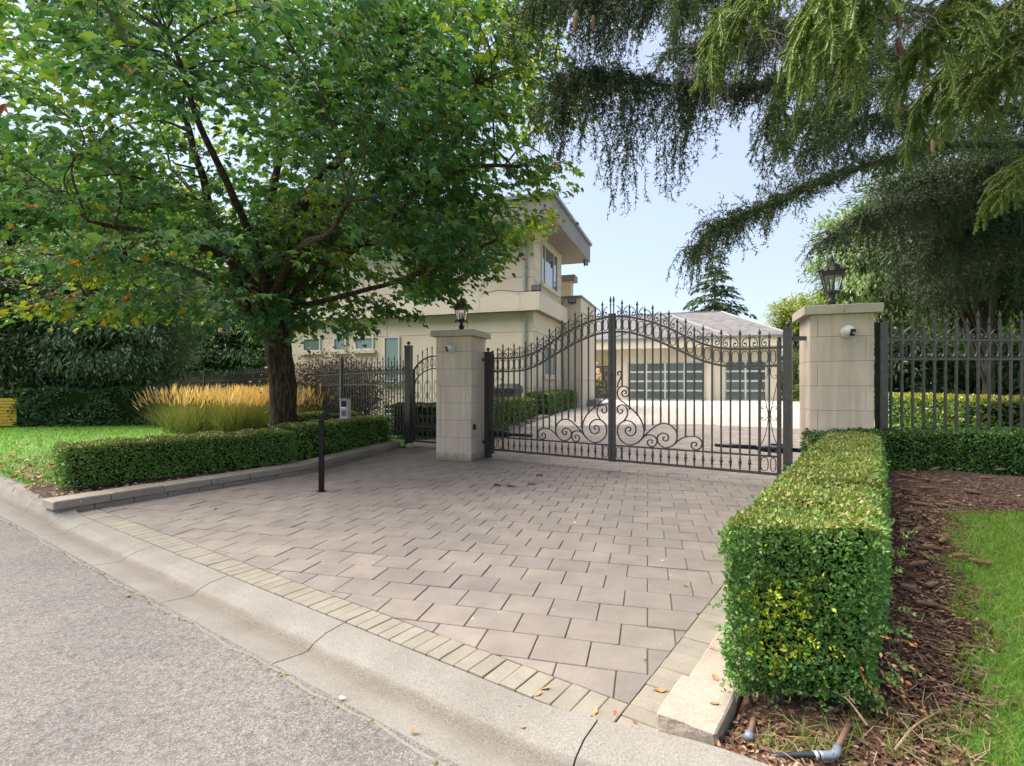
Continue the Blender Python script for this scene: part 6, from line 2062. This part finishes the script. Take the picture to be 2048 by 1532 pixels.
# the distant pale fence with its gate
a_, b2 = at(1880, 772, 27), at(1975, 772, 27)
simple('pale_iron', (0.42, 0.42, 0.47), rough=0.5, var=0.1)
DF = empty('distant_fence', (a_.x, a_.y, .3), 0, 'distant pale ornate fence seen between the bars of the right fence', 'fence')
L_ = b2.x - a_.x
mb = MB()
for k in range(46):
    x = L_ * (k + .5) / 46
    t = abs(k - 23) / 23
    mb.box(x - .014, x + .014, -.012, .012, .1, 1.55 + .55 * max(0, 1 - t * 2.2))
o = mb.build('picket_run', 'pale_iron', DF); tag(o, kind='stuff')
for z in (.2, 1.15, 1.4):
    MB().box(0, L_, -.016, .016, z, z + .04).build('rail', 'pale_iron', DF)
mb = MB()
for k in range(30):
    x = L_ * (.34 + .32 * random.random()); z = random.uniform(.35, 1.75)
    mb.tube([(x + .09 * math.cos(q), -.02, z + .11 * math.sin(q)) for q in np.linspace(0, 5.2, 8)], .014, 4)
tag(mb.build('scrollwork', 'pale_iron', DF), kind='stuff')

# Japanese maple behind the left fence: weeping mound, bronze above and dark below
JB = np.array([-5.75, 16.9, .15])
bushy('japanese_maple', tuple(JB), 'weeping bronze-red Japanese maple behind the iron fence, right of the trunk', (-5.75, 16.9, 1.3), (1.2, 1.1, .95), 14000, .075, [(.075, .055, .032), (.12, .06, .032), (.16, .075, .038), (.06, .06, .03), (.18, .13, .08)], template=T_BLADE, mat='conifer_spray', droop=1.4, trunk_r=.07, hollow=.25, clump=18, spread=.5, cat='shrub')
# hydrangea by the entrance
hp = at(1196, 795, 33.5)
HY_ = empty('hydrangea', (hp.x, hp.y, .6), 0, 'hydrangea with peach flower heads beside the entrance door', 'plant')
mb = MB()
for k in range(12):
    mb.tube([(random.gauss(0, .05), random.gauss(0, .05), 0), (random.gauss(0, .2), random.gauss(0, .1), random.uniform(.7, 1.7))], .015, 4)
mb.build('stems', 'twig_bark', HY_)
for (x, z) in ((.02, 1.75), (.15, 1.55), (-.05, 1.45), (.18, 1.35), (0, 1.9), (-.12, 2.3)):
    s_ = MB().sphere((0, 0, 0), .15, 9, 6)
    s_.v = [tuple(Vector(q) * (1 + .25 * mnoise.noise(Vector(q) * 25))) for q in s_.v]
    s_.build('flower_head', 'peach_flower' if 'peach_flower' in MATS else simple('peach_flower', (0.62, 0.36, 0.24), rough=0.8, var=0.25, scale=20).name, HY_, True, loc=(x, 0, z))
n = 260
P = RNG.normal(0, 1, (n, 3)) * np.array([.2, .12, .4]) + np.array([0, 0, .95])
obj('foliage', cloud_mesh('foliage', P, rand_dirs(n), rand_dirs(n) + np.array([0, 0, 1]), .14, T_BOX[0], T_BOX[1], mixcol(FRESH, n), 'box_leaf'), HY_)

# ================================================================== FEATHER REED GRASS
gb = atz(470, 866, LZ)
GRS = empty('reed_grass', (gb.x, gb.y, .1), 0, 'clump of feather reed grass with golden plumes left of the maple trunk', 'grass clump')
nclump = 95
cx_ = [atz(random.uniform(318, 655), random.uniform(846, 868), LZ) for _ in range(nclump)]
P, ax_, sz = [], [], []
pl_p, pl_a = [], []
for c in cx_:
    c = np.array(c)
    for k in range(110):
        a = random.uniform(0, 6.283); r_ = abs(random.gauss(0, .16))
        t_ = abs(random.gauss(0, .42))
        P.append(c + np.array([math.cos(a) * r_, math.sin(a) * r_, 0])); ax_.append([math.cos(a) * t_ + .0, math.sin(a) * t_, 1]); sz.append(random.uniform(.55, 1.0))
    for k in range(26):
        a = random.uniform(0, 6.283)
        lean = np.array([math.cos(a) * .28 + .05, math.sin(a) * .2, 1.0]) if c[0] > -10.6 else np.array([-abs(random.gauss(.35, .25)), -.1, 1.0])
        lean = nrm(lean + RNG.normal(0, .05, 3))
        base = c + np.array([random.gauss(0, .14), random.gauss(0, .14), 0]) + lean * random.uniform(.78, 1.2)
        pl_p.append(base); pl_a.append(nrm(lean + np.array([.10, 0, 0])))
P, ax_, sz = np.array(P), np.array(ax_), np.array(sz)
g0 = np.array([gb.x, gb.y, .1])
obj('blades', cloud_mesh('blades', P - g0, ax_, RNG.normal(size=(len(P), 3)) + np.array([0, -1, 0]), sz, T_BLADE[0], T_BLADE[1], mixcol([(.10, .15, .04), (.14, .18, .05), (.20, .20, .07), (.08, .12, .05)], len(P)), 'grass_blade', .018), GRS)
pl_p, pl_a = np.array(pl_p), np.array(pl_a)
n = len(pl_p)
T_PLUME = ([(-.03, 0, 0), (.03, 0, 0), (.065, .3, 0), (.05, .65, .02), (0, 1, .06), (-.05, .65, .02), (-.065, .3, 0)], [(0, 1, 2, 6), (6, 2, 3, 5), (5, 3, 4)])
obj('plumes', cloud_mesh('plumes', pl_p - g0, pl_a, RNG.normal(size=(n, 3)) + np.array([0, -1.2, 0]), .30 * (.6 + .6 * RNG.random(n)), T_PLUME[0], T_PLUME[1], mixcol([(.58, .36, .15), (.68, .46, .22), (.50, .30, .13), (.74, .56, .32)], n), 'grass_blade', .7), GRS)
obj('stalks', cloud_mesh('stalks', pl_p - pl_a * .9 - g0, pl_a, RNG.normal(size=(n, 3)) + np.array([0, -1, 0]), .95, T_NEEDLE[0], T_NEEDLE[1], mixcol([(.36, .26, .11), (.28, .24, .09)], n), 'grass_blade', .010), GRS)

# ================================================================== LAWN BLADES, LITTER, SMALL THINGS
def blades(name, P, h, wd, cols, label, w=None, lean=.45):
    n = len(P)
    ax_ = np.array([0, 0, 1.0]) + RNG.normal(0, lean, (n, 3)) * np.array([1, 1, .2])
    me = cloud_mesh(name, P, ax_, RNG.normal(size=(n, 3)), h * (.6 + .8 * RNG.random(n)), T_BLADE[0], T_BLADE[1], mixcol(cols, n, w) * (1 + .2 * noise3(P, 1.3))[:, None], 'grass_blade', wd)
    o = obj(name, me)
    tag(o, label, None, None, 'stuff')
    return o
# right lawn, close to the camera
P = []
for k in range(52000):
    t = random.uniform(-.2, 6.2); e = bed_edge(t)
    w_ = e + abs(random.gauss(0, .9)) - .06 * random.random()
    if random.random() > .30 + .7 * min(1, (w_ - e) / .35 + .2): continue
    q = tw(t, w_)
    if q.y < .7 or q.x / q.y > 1.25: continue
    P.append(q)
P = np.array(P)
blades('lawn_grass_right', P, .052, .075, [(.13, .26, .028), (.18, .32, .035), (.09, .19, .025), (.28, .31, .07), (.38, .33, .12)], 'bright green grass at the lower right', [4, 4, 3, 2, 1], .6)
# stray tufts in the mulch by the kerb
P = []
for (x, y) in ((1700, 1478), (1640, 1500), (1560, 1508), (1730, 1440), (1800, 1480), (1520, 1495), (1850, 1440), (1790, 1510), (1690, 1510), (1600, 1470)):
    c = atg(x, y, bank)
    for k in range(34):
        P.append((c.x + random.gauss(0, .035), c.y + random.gauss(0, .03), c.z))
blades('grass_tufts', np.array(P), .085, .045, [(.10, .19, .03), (.15, .24, .04), (.28, .26, .08)], 'stray tufts of grass in the mulch near the kerb', None, .9)
# left lawn
P = []
bm_ = [tuple(p) for p in lawn_poly]
def inside(x, y, poly):
    c = False
    j = len(poly) - 1
    for i in range(len(poly)):
        if (poly[i][1] > y) != (poly[j][1] > y) and x < (poly[j][0] - poly[i][0]) * (y - poly[i][1]) / (poly[j][1] - poly[i][1]) + poly[i][0]: c = not c
        j = i
    return c
bed_ = [(-5.36, 6.18), (-3.62, 9.12), (-2.84, 12.7), (-4.7, 13.7), (-4.9, 9.6), (-6.75, 7.25)]
while len(P) < 25000:
    y = 6 + 14 * random.random() ** .8
    x = -random.uniform(.25, 1.05) * y
    if inside(x, y, bm_) and not inside(x, y, bed_) and NV[0] * x + NV[1] * y > 2.16:
        P.append((x, y, LZ - .02))
P = np.array(P)
blades('lawn_grass_left', P, .07, .16, [(.10, .24, .012), (.13, .29, .015), (.08, .20, .012), (.17, .31, .02)], 'bright green mown lawn on the left', None, .5)
# dry leaves and needles over the left bed and lawn corner
def scatter_leaves(name, pts, size, cols, label, T=T_BOX, up=.8):
    P = np.array(pts); n = len(P)
    me = cloud_mesh(name, P, rand_dirs(n) * np.array([1, 1, .25]), rand_dirs(n) * .5 + np.array([0, 0, up]), size * (.6 + .8 * RNG.random(n)), T[0], T[1], mixcol(cols, n), 'litter')
    tag(obj(name, me), label, None, None, 'stuff')
pts = []
for k in range(900):
    t = random.random(); a = lerp(np.array([-5.7, 6.5]), np.array([-3.7, 9.2]), t) + np.array([random.gauss(0, .14), random.gauss(0, .14)])
    pts.append((a[0], a[1], LZ + .005 + .02 * random.random()))
for k in range(700):
    p = atz(70 + random.gauss(0, 55), 972 + random.gauss(0, 16), LZ)
    if NV[0] * p.x + NV[1] * p.y > 2.15: pts.append((p.x, p.y, LZ + .01 + .02 * random.random()))
scatter_leaves('dry_litter', pts, .045, [(.28, .19, .11), (.36, .26, .16), (.20, .12, .07), (.42, .34, .22)], 'dry leaves and clippings around the left hedge')
pts = []
for k in range(120):
    p = atz(random.gauss(60, 50), random.gauss(935, 22), LZ)
    pts.append((p.x, p.y, LZ + .04))
scatter_leaves('fallen_maple_leaves', pts, .065, [(.30, .15, .07), (.42, .27, .15), (.35, .22, .08)], 'fallen maple leaves on the near corner of the left lawn', T_MAPLE)
# bark chips, needles and twigs in the right bed
T_CHIP = ([(-.22, 0, 0), (.22, .05, .03), (.20, .95, 0), (-.16, 1, .05)], [(0, 1, 2, 3)])
pts = []
for k in range(26000):
    t = -.2 + 6.3 * random.random() ** 1.5; e = bed_edge(t)
    w_ = .44 + (e - .40) * random.random() + abs(random.gauss(0, .06))
    if t > .2 and w_ < .95 and random.random() < .8: continue
    q = tw(t, w_)
    pts.append((q.x, q.y, q.z + .004 + .014 * random.random()))
scatter_leaves('bark_chips', pts, .025, [(.08, .04, .026), (.125, .06, .037), (.05, .028, .021), (.18, .095, .058), (.34, .24, .15), (.09, .046, .04)], 'bark chips and needles of the mulch beside the right hedge', T_CHIP, .9)
mb = MB()
for k in range(210):
    t = -.15 + 5.5 * random.random() ** 1.4; e = bed_edge(t)
    q = tw(t, random.uniform(max(.5, .98 if t > .25 else .5), e + .15)); q.z += .02
    a = random.uniform(0, 6.283); l = random.uniform(.05, .22)
    mid = q + Vector((math.cos(a) * l * .5, math.sin(a) * l * .5, random.uniform(0, .02)))
    end = q + Vector((math.cos(a + .3) * l, math.sin(a + .3) * l, random.uniform(-.005, .02)))
    mb.tube([q, mid, end], [.0024, .002, .001], 4)
tag(mb.build('ground_twigs', 'dead_twig'), 'thin dry twigs lying on the mulch', None, None, 'stuff')
# larger twigs in front
for pts_, lab in (([(1735, 1470, .04), (1690, 1440, .10), (1660, 1420, .06), (1650, 1400, .03)], 'bent dry twig with side shoots lying below the right hedge'),
                  ([(1790, 1525, .05), (1830, 1480, .06), (1880, 1440, .04)], 'long pale dry twig on the mulch at the bottom right')):
    P3 = []
    for x, y, dz in pts_:
        p = atg(x, y, bank); P3.append(Vector((p.x, p.y, p.z + dz)))
    T0 = empty('dry_twig', P3[0], 0, lab, 'twig')
    c = curve(P3, 4)
    MB().tube([p - P3[0] for p in c], [lerp(.005, .002, i / len(c)) for i in range(len(c))], 5).build('stick', 'dead_twig', T0)
    for k in (3, 6, 8):
        if k < len(c):
            b = c[k] - P3[0]
            MB().tube([b, b + Vector((random.gauss(0, .03), random.gauss(0, .03), .05)), b + Vector((random.gauss(0, .06), random.gauss(0, .06), .07))], [.0025, .002, .001], 4).build('side_shoot', 'dead_twig', T0)

# pine cones along the right hedge
cone_xy = [(1800, 955), (1830, 948), (1862, 945), (1900, 935), (1938, 930), (1975, 925), (1815, 970), (1800, 985), (1838, 982), (1790, 1002), (1822, 1012), (1806, 1030), (1795, 1050), (1850, 1040), (1870, 1015),
           (1800, 1075), (1830, 1068), (1870, 1080), (1808, 1105), (1842, 1100), (1880, 1092), (1860, 1128), (1905, 1120), (1815, 1140), (1800, 1180), (1855, 1182), (1830, 1215), (1900, 1010), (1925, 985), (1960, 960), (1990, 945), (1935, 1128), (1790, 968), (1850, 965), (1880, 968)]
for i, (x, y) in enumerate(cone_xy):
    p = atg(x, y, bank)
    k = random.uniform(.8, 1.15)
    o = obj('pine_cone', CONE, None, (p.x, p.y, p.z + .036), (R(90) + random.gauss(0, .12), random.gauss(0, .3), R(90) + random.gauss(0, .75)), (k * 1.08,) * 3)
    tag(o, 'brown spruce cone lying on the mulch between right hedge and lawn', 'cone', 'spruce cones on the mulch')

# fallen leaves one can pick out on pavers, kerb and road
def curled_leaf(mat, s_):
    bm = bmesh.new()
    out = [(0, 0), (.22, .18), (.30, .45), (.16, .75), (0, 1), (-.14, .72), (-.28, .42), (-.2, .15)]
    vs = [bm.verts.new((x * s_, (y - .5) * s_, (.55 * x * x + .25 * (y - .5) ** 2 + .05 * math.sin(9 * y)) * s_)) for x, y in out]
    c = bm.verts.new((0, 0, -.02 * s_))
    for i in range(8): bm.faces.new((vs[i], vs[(i + 1) % 8], c))
    me = bpy.data.meshes.new('fallen_leaf'); bm.to_mesh(me); bm.free()
    me.materials.append(MATS[mat])
    return me
CL = {k: curled_leaf(k, 1.0) for k in ('dry_leaf', 'pale_leaf', 'yellow_leaf')}
flv = [(1040, 1411, .05, 'dry_leaf', -.02), (1076, 1388, .05, 'dry_leaf', 0), (1118, 1408, .045, 'dry_leaf', -.02), (1190, 1425, .055, 'dry_leaf', 0), (1318, 1382, .075, 'dry_leaf', 0), (1431, 1357, .05, 'dry_leaf', .05), (1430, 1408, .045, 'dry_leaf', .105), (1104, 1487, .05, 'yellow_leaf', -.07), (1116, 1491, .05, 'dry_leaf', -.07), (845, 1379, .04, 'dry_leaf', -.06), (255, 1192, .06, 'dry_leaf', -.05), (1090, 1378, .05, 'dry_leaf', 0), (432, 1018, .06, 'pale_leaf', 0), (1233, 1428, .04, 'dry_leaf', 0), (685, 1397, .04, 'pale_leaf', -.05), (830, 1462, .045, 'dry_leaf', -.05), (1325, 1122, .04, 'pale_leaf', 0), (1150, 1046, .05, 'pale_leaf', 0), (1370, 1172, .05, 'dry_leaf', 0), (1855, 1208, .09, 'dry_leaf', .2), (1800, 1040, .07, 'dry_leaf', .25), (1840, 1200, .08, 'pale_leaf', .2), (1290, 1320, .03, 'dry_leaf', 0), (1045, 1455, .03, 'dry_leaf', -.03), (1255, 1455, .04, 'dry_leaf', 0), (1270, 1445, .035, 'dry_leaf', 0)]
for i, (x, y, s_, mt, z) in enumerate(flv):
    p = atz(x, y, z)
    if z >= .2: p = atg(x, y, bank)
    o = obj('fallen_leaf', CL[mt], None, (p.x, p.y, p.z + .004), (random.gauss(0, .2), random.gauss(0, .2), random.uniform(0, 6.28)), (s_,) * 3)
    tone = {'dry_leaf': 'rust-brown', 'pale_leaf': 'pale tan', 'yellow_leaf': 'bright yellow'}[mt]
    n_, bw_ = NV[0] * p.x + NV[1] * p.y, right_of_border(p.x, p.y)
    if z == .105: where = 'on top of the big pale stone block at the kerb'
    elif z >= .2: where = 'on the mulch beside the right hedge'
    elif z == .05: where = 'on the low edging stones beside the right hedge'
    elif n_ < 1.6: where = 'on the grey asphalt road'
    elif n_ < 1.95: where = 'in the gutter near the bottom centre'
    elif n_ < 2.14: where = 'on the pale concrete kerb'
    elif n_ < 2.36 or bw_ > 0: where = 'on the light brick border'
    else: where = 'on the grey pavers of the driveway'
    tag(o, 'small curled %s dead leaf %s' % (tone, where), 'leaf', '%s fallen leaves %s' % (tone, where))
# little weeds in the paver joints
for i, (x, y) in enumerate(((994, 972), (1020, 974), (1064, 970), (1078, 952))):
    p = atz(x, y, 0)
    n = 26
    P = RNG.normal(0, .02, (n, 3)) * np.array([1.3, 1, 0]) + np.array([0, 0, .002])
    o = obj('weed', cloud_mesh('weed', P, RNG.normal(0, .6, (n, 3)) + np.array([0, 0, .7]), rand_dirs(n), .04, T_BOX[0], T_BOX[1], mixcol([(.12, .13, .04), (.08, .10, .03), (.16, .13, .06)], n), 'box_leaf'), None, (p.x, p.y, 0))
    tag(o, 'tiny weed growing in the paver joints in front of the left gate leaf', 'weed', 'weeds in the paver joints')

# irrigation pipe and fittings at the bottom right
def gp(x, y, dz=0):
    p = atg(x, y, bank); return Vector((p.x, p.y, p.z + dz))
pa, pb = gp(1542, 1526, .025), gp(1668, 1529, .035)
HP = empty('irrigation_pipe', pb, 0, 'black irrigation pipe with grey elbow fitting lying at the kerb, bottom right', 'pipe')
MB().tube(curve([pa - pb, (pa - pb) * .5 + Vector((0, 0, .006)), Vector((-.045, 0, 0))], 5), .0105, 10).build('hose', 'hose_black', HP, True)
MB().lathe([(.016, 0), (.016, .012)], 12).build('clamp', 'galvanised', HP, True, loc=(-.075, 0, .001), rot=(0, R(90), 0))
up = (gp(1697, 1474, .05) - pb)
MB().tube(curve([(-.055, 0, 0), (-.01, 0, 0), (.012, .006, .006), up.normalized() * .05], 4), .0165, 10).build('elbow', 'pipe_grey', HP, True)
MB().tube([up.normalized() * .045, up], .011, 10).build('riser', 'pipe_brown', HP, True)
q0, q1 = gp(1496, 1488, .02), gp(1506, 1462, .035)
ST = empty('pipe_stub', q0, 0, 'short brown pipe stub with grey end fitting beside the stone block', 'pipe')
MB().tube([(0, 0, 0), (q1 - q0) * .35], .019, 10).build('fitting', 'pipe_grey', ST, True)
MB().tube([(q1 - q0) * .33, (q1 - q0) * 1.25], .012, 8).build('stub', 'pipe_brown', ST, True)
